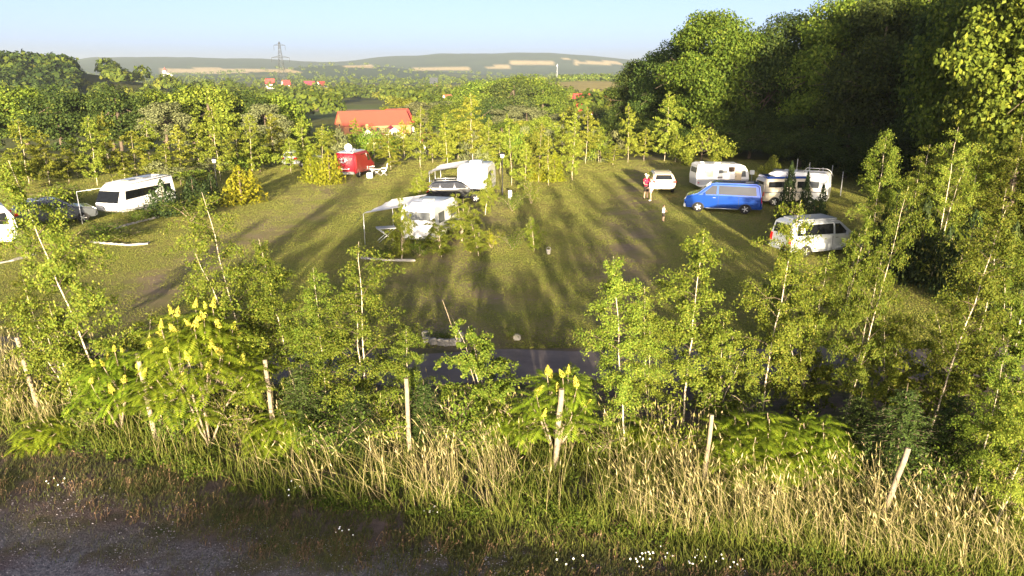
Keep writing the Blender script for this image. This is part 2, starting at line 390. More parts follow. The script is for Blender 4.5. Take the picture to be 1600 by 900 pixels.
# ------------------------------------------------------------------ plant meshes
def curve(p0, d, L, n, droop=0., wob=.0):
    pts = [np.array(p0, float)]; d = np.array(d, float); d /= np.linalg.norm(d)
    for i in range(n):
        d = d + np.array([0, 0, -droop / n]) + rng.normal(size=3) * wob; d /= np.linalg.norm(d)
        pts.append(pts[-1] + d * L / n)
    return np.array(pts)
def along(pts, t):
    s = np.linspace(0, 1, len(pts)); return np.stack([np.interp(t, s, pts[:, i]) for i in range(3)], -1)
def birch_mesh(Ht=5.2, wid=.95, nb=46, per=120, leaf=.060, sprays=4, low=.16, rad=.05, mats=('birch_leaf', 'bark_birch'), sag=.7, stems=1):
    tr = Geo(); lf = Geo(); P = []; Nn = []
    for st in range(stems):
        lean = rng.normal(size=2) * (.03 if stems == 1 else .16)
        hs = Ht * (1 if st == 0 else rng.uniform(.7, .95))
        zz = np.linspace(0, 1, 12); tp = np.stack([lean[0] * hs * zz ** 1.5 + np.cumsum(rng.normal(size=12) * .022 * hs / 5) , lean[1] * hs * zz ** 1.5 + np.cumsum(rng.normal(size=12) * .022 * hs / 5), zz * hs], -1)
        tr.tube(tp, rad * (1.0 - .86 * zz), 7)
        for i in range(nb // stems):
            f = low + (.985 - low) * (i + rng.random()) / (nb // stems)
            prof = min(1, ((f - low) / .28 + .32)) * (1 - f) ** .62 * 1.25 + .05
            a = i * 2.4 + rng.normal() * .5; L = wid * prof * rng.uniform(.4, 1.45)
            p0 = along(tp, f); el = rng.uniform(.45, 1.1)
            br = curve(p0, (math.cos(a), math.sin(a), el), L, 5, droop=sag * rng.uniform(.4, 1.3), wob=.09)
            tr.tube(br, np.linspace(rad * .32 * (1 - f) + .006, .003, 6), 3, m=1, cap=False)
            for q in range(sprays):
                t = rng.uniform(.3, 1); b0 = along(br, t); aa = a + rng.normal() * 1.0
                tw = curve(b0, (math.cos(aa), math.sin(aa), rng.uniform(-.3, .6)), L * rng.uniform(.25, .5), 3, droop=1.0, wob=.15)
                k = max(3, int(per * L / wid / sprays * rng.uniform(.15, 1.85)))
                c = along(tw, rng.random(k) ** .8) + rng.normal(size=(k, 3)) * np.array([.055, .055, .05]) * Ht / 5.2
                P.append(c); o = c - (p0 + np.array([0, 0, -.1])); Nn.append(o / (np.linalg.norm(o, axis=1)[:, None] + .01) + np.array([0, 0, .35]))
            k = max(2, int(per * .25 * L / wid)); c = along(br, rng.uniform(.25, 1, k)) + rng.normal(size=(k, 3)) * .05; P.append(c); Nn.append(rng.normal(size=(k, 3)))
    P = np.vstack(P); Nn = np.vstack(Nn); leaves(lf, P, Nn, leaf, .62, .75)
    return tr.data('trunk', [M[mats[1]], M['bark']], True), lf.data('crown', M[mats[0]])
def lobed_mesh(Ht, Rx, n_lobe, per, leaf, mat_leaf='oak_leaf', base=.25, bark='bark', trunk=.3, lobe=(.2, .34), limbs=9, jit=.8, top=1.0, twigs=0):
    tr = Geo(); lf = Geo(); cz = Ht * (base + 1) / 2; Rz = Ht * (1 - base) / 2
    zz = np.linspace(0, 1, 7); tp = np.stack([np.cumsum(rng.normal(size=7)) * .02 * Ht / 8, np.cumsum(rng.normal(size=7)) * .02 * Ht / 8, zz * Ht * .8 - .15], -1)
    tr.tube(tp, trunk * (1 - .75 * zz), 8); P = []; Nn = []
    U = []
    while len(U) < n_lobe:
        d = unit(1)[0]
        if d[2] > -.75: U.append(d)
    for i, d in enumerate(U):
        f = min(.93 if d[2] < .6 else .80, rng.uniform(.55, .95) * (1 + .18 * math.sin(3 * math.atan2(d[1], d[0]) + i)))
        c = np.array([d[0] * Rx * f, d[1] * Rx * f, cz + d[2] * Rz * f * (top if d[2] > 0 else 1)])
        lr = rng.uniform(*lobe) * min(Rx, Rz); k = int(per * rng.uniform(.7, 1.3)); q = unit(k); q[:, 2] *= .85
        rr = lr * rng.uniform(.45, 1.12, k)[:, None] * np.array([1.15, 1.15, .8])
        P.append(c + q * rr); Nn.append(q * .8 + d * .4 + np.array([0, 0, .3]))
        if i < limbs:
            p0 = along(tp, rng.uniform(.35, .9)); e = c - p0; br = curve(p0, e + np.array([0, 0, .2]), np.linalg.norm(e), 4, 0, .06)
            tr.tube(br, np.linspace(trunk * .35, trunk * .08, 5), 5)
    for i in range(twigs):                                     # bare twigs that stick out of the crown
        d = unit(1)[0]; d[2] = abs(d[2]) * .3; p0 = np.array([d[0] * Rx * .6, d[1] * Rx * .6, cz + d[2] * Rz * .4])
        for k in range(4): tr.tube(curve(p0, d + rng.normal(size=3) * .35, Rx * .62, 4, .1, .12), np.linspace(.045, .012, 5), 4, cap=False)
    leaves(lf, np.vstack(P), np.vstack(Nn), leaf, .7, jit)
    return tr.data('trunk', [M[bark]], True), lf.data('crown', M[mat_leaf])
def cone_mesh(Ht, Rb, n, leaf, mat_leaf, flame=0, low=.03, pw=.75):
    """thuja, juniper, golden cypress: upright sprays packed round a stem"""
    tr = Geo(); lf = Geo(); zz = np.linspace(0, 1, 6); tr.tube(np.stack([zz * 0, zz * 0, zz * Ht * .93 - .05], -1), .06 * (1 - .8 * zz), 6)
    tips = [(0, 0, 1.0, 1.0)] + [(math.cos(a) * Rb * .55 * r, math.sin(a) * Rb * .55 * r, rng.uniform(.55, .9), .6) for a, r in zip(rng.uniform(0, 6.28, flame), rng.uniform(.5, 1, flame))]
    P = []; Nn = []; A = []
    for (x, y, h, wd) in tips:
        k = int(n * h * wd * (1 if flame else 1) / (1 + .5 * flame)) + 20; f = low + (1 - low) * rng.random(k) ** 1.15; a = rng.uniform(0, 6.28, k)
        rad = Rb * wd * np.minimum(1, f / .12 + .55) * (1 - f) ** pw * rng.uniform(.55, 1.1, k) * (1 + .22 * np.sin(a * 5 + f * 9))
        P.append(np.stack([x + np.cos(a) * rad, y + np.sin(a) * rad, f * Ht * h], -1)); Nn.append(np.stack([np.cos(a), np.sin(a), np.full(k, .25)], -1))
        A.append(np.stack([np.cos(a) * .45, np.sin(a) * .45, np.full(k, 1.)], -1))
    leaves(lf, np.vstack(P), np.vstack(Nn), leaf, .42, .45, axis=np.vstack(A))
    return tr.data('trunk', [M['bark']], True), lf.data('crown', M[mat_leaf])
def spruce_mesh(Ht=2.6, Rb=1.0, whorls=15, leaf=.055):
    tr = Geo(); lf = Geo(); zz = np.linspace(0, 1, 6); tr.tube(np.stack([zz * 0, zz * 0, zz * Ht], -1), .05 * (1 - .9 * zz), 6); P = []; N_ = []; A = []
    for w_ in range(whorls):
        f = .05 + .93 * w_ / whorls; L = Rb * (1 - f) ** .8 + .06
        for b_ in range(9):
            a = b_ * .698 + w_ * .4 + rng.normal() * .15; br = curve((0, 0, f * Ht), (math.cos(a), math.sin(a), .25), L * rng.uniform(.8, 1.15), 5, .55, .05)
            tr.tube(br, np.linspace(.012, .004, 6), 3, cap=False)
            side = np.array([-math.sin(a), math.cos(a), 0]); k = int(150 * L) + 10
            t = rng.uniform(.1, 1, k); c = along(br, t); off = rng.normal(size=k) * .16 * L * (1.15 - t)
            P.append(c + side * off[:, None] + rng.normal(size=(k, 3)) * .02 + np.array([0, 0, -.03]) * np.abs(off)[:, None]); N_.append(np.tile([math.cos(a) * .4, math.sin(a) * .4, 1.], (k, 1)))
            A.append(np.array([math.cos(a), math.sin(a), -.2]) * .7 + side * np.sign(off)[:, None] * .7)
    leaves(lf, np.vstack(P), np.vstack(N_), leaf * 1.3, .3, .5, axis=np.vstack(A))
    return tr.data('trunk', [M['bark']], True), lf.data('crown', M['spruce_needle'])
def shrub_mesh(Ht, Rb, n, leaf, mat_leaf, stems=6):
    tr = Geo(); lf = Geo(); P = []; Nn = []
    for i in range(stems):
        a = i * 6.28 / stems + rng.normal() * .4; s = curve((0, 0, -.03), (math.cos(a) * .5, math.sin(a) * .5, 1), Ht * rng.uniform(.7, 1), 5, .25, .08)
        tr.tube(s, np.linspace(.018, .005, 6) * (Ht / 1.3) ** .5, 4, cap=False)
        for q in range(5):
            t = rng.uniform(.3, 1); aa = rng.uniform(0, 6.28); tw = curve(along(s, t), (math.cos(aa), math.sin(aa), .5), Rb * rng.uniform(.35, .75), 4, .5, .12); tr.tube(tw, np.linspace(.008, .003, 5), 3, cap=False)
            k = int(n / stems / 5); c = along(tw, rng.random(k)) + rng.normal(size=(k, 3)) * .09 * Ht; c[:, 2] = np.maximum(c[:, 2], .03); P.append(c)
            o = c - np.array([0, 0, Ht * .4]); Nn.append(o / np.linalg.norm(o, axis=1)[:, None] + np.array([0, 0, .4]))
    leaves(lf, np.vstack(P), np.vstack(Nn), leaf, .6, .7)
    return tr.data('stem', [M['bark_light']], True), lf.data('foliage', M[mat_leaf])
BIRCH = [birch_mesh(5.2, wd, nb, per, leaf=.055, sprays=sp_, low=lo, rad=.028, stems=sm) for wd, nb, per, sp_, lo, sm in ((1.25, 50, 480, 7, .13, 1), (1.1, 56, 440, 7, .2, 1), (1.4, 58, 450, 7, .15, 2), (1.05, 52, 440, 7, .24, 1))]
BIRCH_BUSH = [birch_mesh(3.0, 1.1, 54, 330, .066, 5, .05, .022, sag=.5, stems=3), birch_mesh(3.0, .95, 50, 350, .066, 5, .08, .022, stems=2)]
BIRCH_FAR = [birch_mesh(5.0, wd, 36, per, .13, 4, .12, .022, ('birch_far', 'bark_birch')) for wd, per in ((1.1, 150), (1.3, 160), (.9, 140))]
OAK = [lobed_mesh(15, 5.6, 78, 640, .27, 'oak_leaf', -.03, trunk=.35, twigs=3), lobed_mesh(15, 5.0, 70, 640, .27, 'oak_leaf', -.02, trunk=.32, lobe=(.2, .36), twigs=2), lobed_mesh(15, 6.0, 84, 600, .28, 'shade_dark_leaf', -.04, trunk=.36, twigs=5)]
BROAD = [lobed_mesh(10, 4.4, 40, 230, .36, 'oak_leaf', -.06), lobed_mesh(10, 4.8, 44, 230, .36, 'shade_dark_leaf', -.08), lobed_mesh(10, 3.8, 34, 230, .34, 'grey_leaf', -.05), lobed_mesh(10, 4.3, 36, 230, .36, 'birch_far', -.06, lobe=(.2, .38))]
SCRUB = [lobed_mesh(2.6, 1.7, 16, 60, .20, m_, -.1, 'bark', .06, (.3, .5), 6) for m_ in ('birch_far', 'oak_leaf', 'grey_leaf')]
GOLD = [cone_mesh(2.6, .85, 1700, .17, 'gold_leaf', 7), cone_mesh(2.6, .7, 1600, .16, 'gold_leaf', 3)]
GOLD_WIDE = [lobed_mesh(3.2, 2.6, 40, 110, .19, 'birch_far', -.15, 'bark', .1, (.2, .36), 8, top=1.1)]
THUJA = [cone_mesh(3.4, .75, 2600, .15, 'thuja_leaf', 1), cone_mesh(2.6, 1.1, 2600, .15, 'thuja_leaf', 8)]
SPRUCE = [spruce_mesh(2.6, 1.05), spruce_mesh(2.2, .85, 13)]
SHRUB = [shrub_mesh(1.3, .9, 1500, .075, 'weed_leaf'), shrub_mesh(1.2, .8, 1300, .07, 'birch_leaf'), shrub_mesh(1.2, .8, 900, .10, 'gold_leaf')]

# ------------------------------------------------------------------ putting plants on the ground
NTH = ['', 'first', 'second', 'third', 'fourth', 'fifth', 'sixth', 'seventh', 'eighth', 'ninth', 'tenth', 'eleventh', 'twelfth', 'thirteenth', 'fourteenth', 'fifteenth', 'sixteenth', 'seventeenth', 'eighteenth', 'nineteenth', 'twentieth']
def plant(kind, pair, loc, sc_, label, cat, group=None, rz=None, lean=(0, 0), names=('trunk', 'crown'), recalc=True):
    t = thing(kind, label, cat, loc, rng.uniform(0, 6.28) if rz is None else rz, group)
    q = Matrix.Rotation(t.rotation_euler.z, 3, 'Z'); m_ = Matrix.Rotation(lean[0], 3, 'Y') @ Matrix.Rotation(-lean[1], 3, 'X') @ q
    t.rotation_euler = m_.to_euler(); t.scale = sc_
    link(bpy.data.objects.new(names[0], pair[0]), t); link(bpy.data.objects.new(names[1], pair[1]), t)
    return t
def tall(me): return max(v[2] for v in ([me.vertices[i].co for i in range(0, len(me.vertices), 3)]))
HT = {}
def height_of(pair):
    k = pair[1].name
    if k not in HT:
        a = np.empty(len(pair[1].vertices) * 3, np.float32); pair[1].vertices.foreach_get('co', a); a = a.reshape(-1, 3)
        HT[k] = (np.percentile(a[:, 2], 99.7), np.percentile(np.hypot(a[:, 0], a[:, 1]), 93))
    return HT[k]
def stand(kind, pair, u, vb, vt, label, cat, hw=None, group=None, dy=0, ut=None, names=('trunk', 'crown'), rz=None):
    """a plant whose foot shows at (u,vb) and whose top reaches row vt; hw = half width of its crown in pixels"""
    x, y, z = G(u, vb); P = (x, y + dy, tz(x, y + dy)) if dy else (x, y, z); h = H(u, vb, vt, P); hh, rr = height_of(pair)
    s = h / hh; sw = W(hw, P) / rr if hw else s
    lean = 0
    if ut is not None: lean = math.atan2((ut - u) * (P[1] * cp + CAM_H * sp) / FPX - P[0] * 0, h) * .9
    return plant(kind, pair, (P[0], P[1], P[2] - .02), (sw, sw, s), label, cat, group, lean=(lean, 0), names=names, rz=rz)

# foreground birches, one by one
GB = 'birches in front along the post row'
for k, u, vb, ut, vt, hw, lab in (
    (0, 172, 652, 100, 250, 76, 'tall leaning birch rising in front of the dark estate car'),
    (3, 78, 575, 55, 430, 38, 'small birch beside the weathered post at the far end of the row'),
    (2, 412, 655, 355, 308, 82, 'wide birch behind the big yellow-flowered sumac, top level with the bare turf'),
    (1, 470, 640, 440, 375, 56, 'birch with thin stem just right of the big yellow-flowered sumac'),
    (0, 512, 655, 500, 425, 52, 'short dense birch between the wide birch and the birch by the lane opening'),
    (2, 572, 668, 562, 385, 84, 'bushy birch at the near edge of the open lane, below the stone bed edging'),
    (1, 975, 712, 930, 402, 62, 'birch with bright white foot just right of the slanting pale post'),
    (3, 1066, 668, 1075, 362, 60, 'straight white-stemmed birch standing below the child on the grass'),
    (0, 1190, 655, 1214, 318, 60, 'birch that covers the rear corner of the blue van'),
    (2, 1318, 672, 1352, 300, 56, 'birch in front of the silver van side with a long slanting stem'),
    (1, 1443, 700, 1488, 330, 64, 'birch with thin slanting stem behind the leaning post'),
    (3, 1512, 815, 1520, 545, 44, 'slim birch sapling just right of the leaning post'),
    (2, 1545, 850, 1612, 490, 62, 'birch with slanting white stem at the edge of the dry grass slope'),
    (0, 1600, 800, 1600, 560, 60, 'birch cut by the frame beyond the slanting white stem'),
    (1, 1250, 640, 1262, 400, 52, 'thin birch between the two birches in front of the silver van'),
    (2, 1010, 655, 1005, 455, 50, 'low birch filling the gap between two white-footed birches'),
    (1, 640, 672, 640, 520, 44, 'small birch right behind the grey middle post')):
    stand('birch_tree', BIRCH[k], u, vb, vt, lab, 'birch', hw, GB, ut=ut)
t = stand('birch_bush', BIRCH_BUSH[0], 763, 668, 503, 'low many-stemmed birch in front of the open stretch of lane', 'birch bush', 68)
g = Geo(); P0 = np.array([t.location.x - .3, t.location.y, t.location.z + 1.2]); a, b, c = ray(690, 468); P1 = np.array([a / b * (t.location.y + .5), t.location.y + .5, CAM_H + c / b * (t.location.y + .5)])
g.tube(P0 + (P1 - P0) * np.linspace(0, 1, 6)[:, None] + rng.normal(size=(6, 3)) * .015, np.linspace(.016, .005, 6), 5); o = g.obj('bare_twig', M['bark_light']); o.parent = t; o.matrix_parent_inverse = (Matrix.Translation(t.location) @ t.rotation_euler.to_matrix().to_4x4() @ Matrix.Diagonal((*t.scale, 1))).inverted()
for k, u, vb, vt, hw, lab in ((1, 225, 640, 500, 60, 'birch bush between the tall leaning birch and the sumac'), (0, 115, 640, 470, 60, 'birch bush at the foot of the tall leaning birch'),
    (0, 1120, 665, 510, 55, 'birch bush between the straight birch and the blue van birch'), (1, 1380, 650, 480, 60, 'birch bush left of the thin slanting birch'), (0, 1480, 650, 500, 60, 'birch bush behind the slim birch sapling'), (1, 1560, 640, 450, 60, 'birch bush behind the slanting white stem'),
    (0, 1255, 660, 520, 60, 'birch bush at the foot of the birches before the silver van'), (1, 1318, 500, 338, 40, 'birch bush before the side windows of the silver van'), (0, 1215, 520, 372, 26, 'small birch bush before the rear of the silver van'), (0, 900, 660, 560, 44, 'birch bush behind the slanting pale post')):
    stand('birch_bush', BIRCH_BUSH[k], u, vb, vt, lab, 'birch bush', hw, 'birch bushes between the taller birches')
# thicket on the right between the lane and the forest
GR = 'birches in the thicket beside the forest'
for i, (k, u, vb, vt, hw) in enumerate(((1, 1352, 425, 205, 40), (0, 1405, 430, 255, 36), (2, 1455, 440, 205, 52), (3, 1500, 430, 225, 38), (1, 1560, 450, 215, 50), (2, 1610, 470, 230, 55), (0, 1530, 520, 300, 48), (3, 1585, 540, 330, 50), (0, 1480, 400, 240, 44), (2, 1420, 400, 230, 46), (3, 1640, 430, 190, 60))):
    stand('birch_tree', BIRCH[k], u, vb, vt, ['tall birch with drooping top standing right of the white motorhome', 'darker birch just right of the drooping birch by the motorhome', 'full birch in the middle of the thicket below the forest', 'slim birch with bare white stem in the thicket', 'birch leaning over in the right part of the thicket', 'birch at the frame edge in the thicket below the forest branches', 'short birch in front of the thicket, above the slanting stems', 'short birch low at the frame edge in front of the thicket', 'birch half hidden behind the slim white-stemmed one in the thicket', 'birch half hidden behind the full one in the thicket', 'tall birch just at the frame edge behind the thicket'][i], 'birch', hw, GR)
for i, (u, vb, vt, hw) in enumerate(((1385, 430, 300, 42), (1430, 440, 310, 44), (1500, 470, 330, 44), (1560, 500, 350, 44))):
    stand('thuja_tree', THUJA[1], u, vb, vt, ['dark round conifer right behind the silver van', 'dark conifer next to the one behind the silver van, on its right', 'dark conifer under the slim birch of the thicket', 'dark conifer lowest under the thicket near the frame edge'][i], 'conifer', hw, 'dark conifers under the thicket')
for u, vb, vt, hw, k, lab in ((1390, 775, 610, 70, 0, 'young spruce behind the leaning post'), (1330, 730, 620, 50, 1, 'small spruce left of the leaning post'), (665, 695, 600, 42, 1, 'small spruce right of the grey middle post'), (480, 690, 575, 56, 0, 'dark spruce right of the post under the wide birch'), (1470, 770, 620, 62, 0, 'spruce between the leaning post and the slim birch sapling'), (560, 705, 610, 50, 1, 'low spruce left of the grey middle post')):
    stand('spruce_tree', SPRUCE[k], u, vb, vt, lab, 'spruce', hw, 'young spruces along the post row')
SH_N = NTH[1:15] + ['sixteenth', 'seventeenth', 'fifteenth', 'eighteenth']
for i, (k, u, vb, vt, hw) in enumerate(((1, 30, 640, 575, 50), (0, 140, 680, 610, 44), (0, 285, 690, 615, 46), (1, 380, 690, 605, 46), (0, 520, 720, 640, 50), (1, 600, 700, 622, 44), (1, 700, 690, 600, 50), (0, 735, 715, 640, 46), (1, 820, 690, 612, 44), (0, 930, 725, 655, 40), (1, 1045, 715, 630, 46), (0, 1130, 690, 600, 50), (1, 1290, 740, 650, 50), (0, 1440, 790, 690, 50), (1, 1500, 700, 590, 60), (0, 1570, 760, 650, 60), (1, 1420, 660, 560, 60), (1, 1610, 700, 560, 60))):
    stand('shrub', SHRUB[k], u, vb, vt, f'leafy shrub low along the post row, {SH_N[i]} from the left', 'shrub', hw, 'shrubs at the foot of the post row', names=('stem', 'foliage'))
# middle island round the front caravan
for k, u, vb, vt, hw, lab, pool, nm in (
    (0, 758, 336, 268, 20, 'young multi-stemmed birch right of the white caravan with awning and curtained window', BIRCH_BUSH, 'birch_bush'), (1, 655, 320, 268, 20, 'small birch left of the dark car under the rear awning', BIRCH_BUSH, 'birch_bush'),
    (0, 722, 378, 306, 30, 'yellow-green birch bush right of the front caravan', BIRCH_BUSH, 'birch_bush'), (1, 690, 402, 345, 30, 'bush against the right flank of the front caravan', BIRCH_BUSH, 'birch_bush'),
    (0, 628, 408, 312, 22, 'thin birch growing right in front of the caravan end window', BIRCH_BUSH, 'birch_bush'), (1, 748, 400, 345, 24, 'bush at the end of the flower strip behind the front caravan', BIRCH_BUSH, 'birch_bush'), (0, 835, 392, 338, 18, 'young round tree with white stem guard beside the open turf', BIRCH_BUSH, 'young_tree')):
    stand(nm, pool[k], u, vb, vt, lab, 'young tree' if nm == 'young_tree' else 'birch bush', hw)
for k, u, vb, vt, hw, lab in ((2, 768, 388, 355, 16, 'yellow-flowered shrub in the strip right of the front caravan'), (0, 800, 390, 360, 22, 'green shrub between the yellow-flowered shrub and the young round tree'), (0, 655, 400, 372, 24, 'green shrub at the corner of the front caravan'), (2, 735, 395, 366, 14, 'yellow shrub left of the yellow-flowered shrub'), (0, 610, 400, 385, 30, 'low green bed behind the thin stone edging'),
        (1, 830, 318, 275, 18, 'bright shrub right of the white service post'), (0, 800, 330, 300, 20, 'shrub at the foot of the white service post'),
        (0, 300, 345, 305, 40, 'low shrub in front of the dark junipers'), (0, 215, 345, 325, 30, 'low shrub by the flank of the white rounded camper'), (0, 165, 372, 345, 34, 'low shrub in the bed before the white rounded camper'), (1, 95, 395, 345, 40, 'bush in front of the dark estate car'), (0, 45, 400, 355, 26, 'bush at the nose of the caravan cut by the frame'),
        (1, 60, 330, 290, 40, 'bush behind the dark estate car'), (0, 110, 320, 285, 36, 'bush left of the white rounded camper')):
    stand('shrub', SHRUB[k], u, vb, vt, lab, 'shrub', hw, 'shrubs between the pitches', names=('stem', 'foliage'))
for k, u, vb, vt, hw, lab in ((0, 378, 318, 258, 32, 'broad golden conifer in front of the left birches'), (1, 487, 285, 238, 20, 'golden conifer left of the red van'), (0, 516, 288, 234, 20, 'golden conifer touching the red van'), (1, 866, 284, 235, 18, 'golden conifer right of the lamp post row'), (0, 838, 282, 250, 16, 'small golden conifer beside the one right of the lamp post')):
    stand('golden_conifer', GOLD[k], u, vb, vt, lab, 'conifer', hw, 'golden conifers')
for k, u, vb, vt, hw, lab in ((1, 258, 336, 280, 30, 'dark juniper touching the white rounded camper'), (1, 305, 328, 274, 27, 'dark juniper between the camper and the golden conifer'), (1, 333, 318, 272, 18, 'small dark juniper beside the broad golden conifer'),
        (0, 1228, 350, 252, 17, 'tallest thuja in front of the white motorhome'), (0, 1254, 352, 268, 13, 'slim thuja right of the tallest one'), (0, 1280, 350, 287, 13, 'lowest thuja before the rear of the motorhome'), (1, 1268, 366, 312, 34, 'wide dark conifer bush below the thujas')):
    stand('thuja_tree', THUJA[k], u, vb, vt, lab, 'conifer', hw, 'dark conifers between the pitches')
stand('golden_shrub', GOLD_WIDE[0], 1095, 257, 197, 'wide yellow-green shrub behind the caravan with open door', 'shrub', 46)
stand('golden_shrub', GOLD_WIDE[0], 1205, 300, 243, 'yellow shrub between the open-door caravan and the motorhome', 'shrub', 22)

# back row of birches behind the lawn, by stretches; each named by its place in its stretch
def row(items, pool, name, noun, where, group, cat, **kw):
    items = sorted(items, key=lambda a: a[0])
    for i, (u, vb, vt, hw) in enumerate(items):
        big = 'tall' if vb - vt > 88 else 'short' if vb - vt < 62 else 'slender' if hw < 21 else 'full'
        stand(name, pool[rng.integers(len(pool))], u, vb, vt, f'{big} {noun}, {NTH[i + 1]} from the left {where}', cat, hw, group, **kw)
row([(-5, 310, 208, 26), (22, 298, 235, 22), (45, 288, 188, 28), (78, 290, 205, 24), (108, 285, 232, 22), (122, 278, 215, 20), (152, 290, 183, 24), (176, 285, 178, 22), (196, 285, 238, 24), (214, 280, 205, 24), (238, 275, 188, 24), (262, 285, 225, 26), (284, 280, 196, 24), (312, 272, 185, 24), (345, 282, 168, 28), (372, 265, 200, 24)], BIRCH_FAR, 'birch_tree', 'birch', 'in the stand behind the white rounded camper', 'birches behind the left pitches', 'birch')
row([(395, 272, 180, 22), (412, 265, 205, 20), (430, 255, 178, 24), (455, 272, 215, 18), (478, 262, 185, 22), (505, 262, 195, 20), (525, 250, 205, 18)], BIRCH_FAR, 'birch_tree', 'birch', 'of those between the golden conifers and the red van', 'birches behind the golden conifers', 'birch')
row([(556, 240, 185, 16), (585, 258, 215, 16), (611, 266, 205, 20), (632, 250, 188, 16), (657, 262, 168, 26), (676, 255, 200, 18), (699, 262, 178, 20), (716, 250, 198, 18), (739, 254, 148, 28), (763, 262, 185, 18), (782, 272, 205, 20), (799, 290, 180, 24), (820, 305, 225, 18)], BIRCH_FAR, 'birch_tree', 'birch', 'of those between the red van and the lamp post', 'birches behind the awnings', 'birch')
row([(842, 285, 192, 18), (857, 290, 215, 16), (878, 260, 176, 18), (894, 282, 178, 22), (915, 256, 172, 20), (935, 254, 198, 16), (958, 258, 225, 16), (981, 254, 163, 20), (1006, 252, 200, 18), (1038, 252, 146, 24), (1055, 254, 205, 16)], BIRCH_FAR, 'birch_tree', 'birch', 'of those at the far end of the lawn', 'birches at the end of the lawn', 'birch')
# scrub between the birches
zone = [(u + rng.normal() * 9, vb + rng.normal() * 4, vb - h_, hw_) for u, vb, h_, hw_ in [(x_, 275 + 12 * math.sin(x_ / 37), rng.uniform(22, 38), rng.uniform(18, 30)) for x_ in range(10, 420, 27)]]
row(zone, SCRUB, 'scrub_bush', 'bush', 'among the birches behind the white rounded camper', 'bushes under the left birches', 'bush')
row([(x_ + rng.normal() * 7, rng.uniform(222, 262), rng.uniform(196, 225), rng.uniform(16, 26)) for x_ in range(425, 640, 12)], SCRUB, 'scrub_bush', 'bush', 'under the birches around the red van', 'bushes around the red van', 'bush')
row([(x_ + rng.normal() * 7, rng.uniform(218, 262), rng.uniform(190, 222), rng.uniform(16, 26)) for x_ in range(640, 850, 11)], SCRUB, 'scrub_bush', 'bush', 'under the birches behind the awnings', 'bushes behind the awnings', 'bush')
row([(x_ + rng.normal() * 7, rng.uniform(225, 256), rng.uniform(195, 228), rng.uniform(16, 24)) for x_ in range(850, 1075, 13)], SCRUB, 'scrub_bush', 'bush', 'under the birches at the end of the lawn', 'bushes at the end of the lawn', 'bush')

# big trees: forest on the right, treeline on the left, valley
def big(items, name, noun, where, group, pool=OAK):
    for i, (x, y, h, r_, k) in enumerate(items):
        p = pool[k]; hh, rr = height_of(p)
        plant(name, p, (x, y, tz(x, y) - .1), (r_ / rr, r_ / rr, h / hh), f'{noun[k]} {NTH[i + 1]} {where}', 'tree', group)
on = ['broad light green tree,', 'tall green tree,', 'dark dense tree,']
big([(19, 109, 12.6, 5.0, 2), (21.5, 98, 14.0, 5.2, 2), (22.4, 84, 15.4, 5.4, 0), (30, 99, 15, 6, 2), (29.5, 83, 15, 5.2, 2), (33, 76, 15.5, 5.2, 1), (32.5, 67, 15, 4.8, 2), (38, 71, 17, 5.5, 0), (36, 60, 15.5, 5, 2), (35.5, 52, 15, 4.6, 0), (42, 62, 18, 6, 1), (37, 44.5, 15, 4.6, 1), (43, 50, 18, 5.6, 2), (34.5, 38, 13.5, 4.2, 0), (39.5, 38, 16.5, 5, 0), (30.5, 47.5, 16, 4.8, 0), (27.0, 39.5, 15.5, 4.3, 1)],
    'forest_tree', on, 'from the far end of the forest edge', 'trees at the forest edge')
big([(26, 118, 13, 5.5, 2), (35, 110, 16, 6, 1), (38, 88, 17, 6, 2), (45, 76, 19, 6, 2), (50, 62, 20, 6, 2), (38, 30, 14, 4.6, 2), (46, 22, 18, 5, 2), (36.5, 20, 12.5, 4.4, 2), (36, 10, 12, 4.4, 2), (47, 8, 17, 5, 2), (50, 92, 19, 6, 2), (58, 78, 20, 6, 2), (48, 110, 18, 6, 2), (60, 100, 19, 6, 1)], 'forest_tree', on, 'of the taller row behind the forest edge, from its far end', 'trees behind the forest edge')  # the nearest ones, out of view, are added to shade the wood
bn = ['mid green round tree,', 'dark green round tree,', 'silver-leaved tree,', 'pale green round tree,']
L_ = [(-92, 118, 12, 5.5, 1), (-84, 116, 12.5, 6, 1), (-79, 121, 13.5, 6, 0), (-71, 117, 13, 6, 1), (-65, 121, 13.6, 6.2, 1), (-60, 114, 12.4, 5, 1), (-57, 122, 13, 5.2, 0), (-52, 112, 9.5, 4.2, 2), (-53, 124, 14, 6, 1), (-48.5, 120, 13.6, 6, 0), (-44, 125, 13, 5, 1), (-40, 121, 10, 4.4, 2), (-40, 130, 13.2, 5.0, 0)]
L_ = [(x_, y_, h_ * .76, r_ * .9, k_) for x_, y_, h_, r_, k_ in L_]  # dark-leaved trees here carry the treeline's shade in their leaf colour
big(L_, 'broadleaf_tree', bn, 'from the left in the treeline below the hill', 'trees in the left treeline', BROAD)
V1 = []
for i in range(19):
    u = 700 + i * 14 + rng.normal() * 6; y = rng.uniform(118, 165); V1.append(((u - 800) / FPX * y * 1.03, y, rng.uniform(3.8, 5.8), rng.uniform(3, 4.2), [2, 3, 0, 3][rng.integers(4)]))
V1 = [a for a in V1 if not (540 < 800 + FPX * a[0] / a[1] / 1.03 < 665 and a[2] > 4.6)]
big(sorted(V1, key=lambda a: a[0] / a[1]), 'broadleaf_tree', bn, 'from the left in the hollow behind the birches', 'trees in the hollow behind the birches', BROAD)
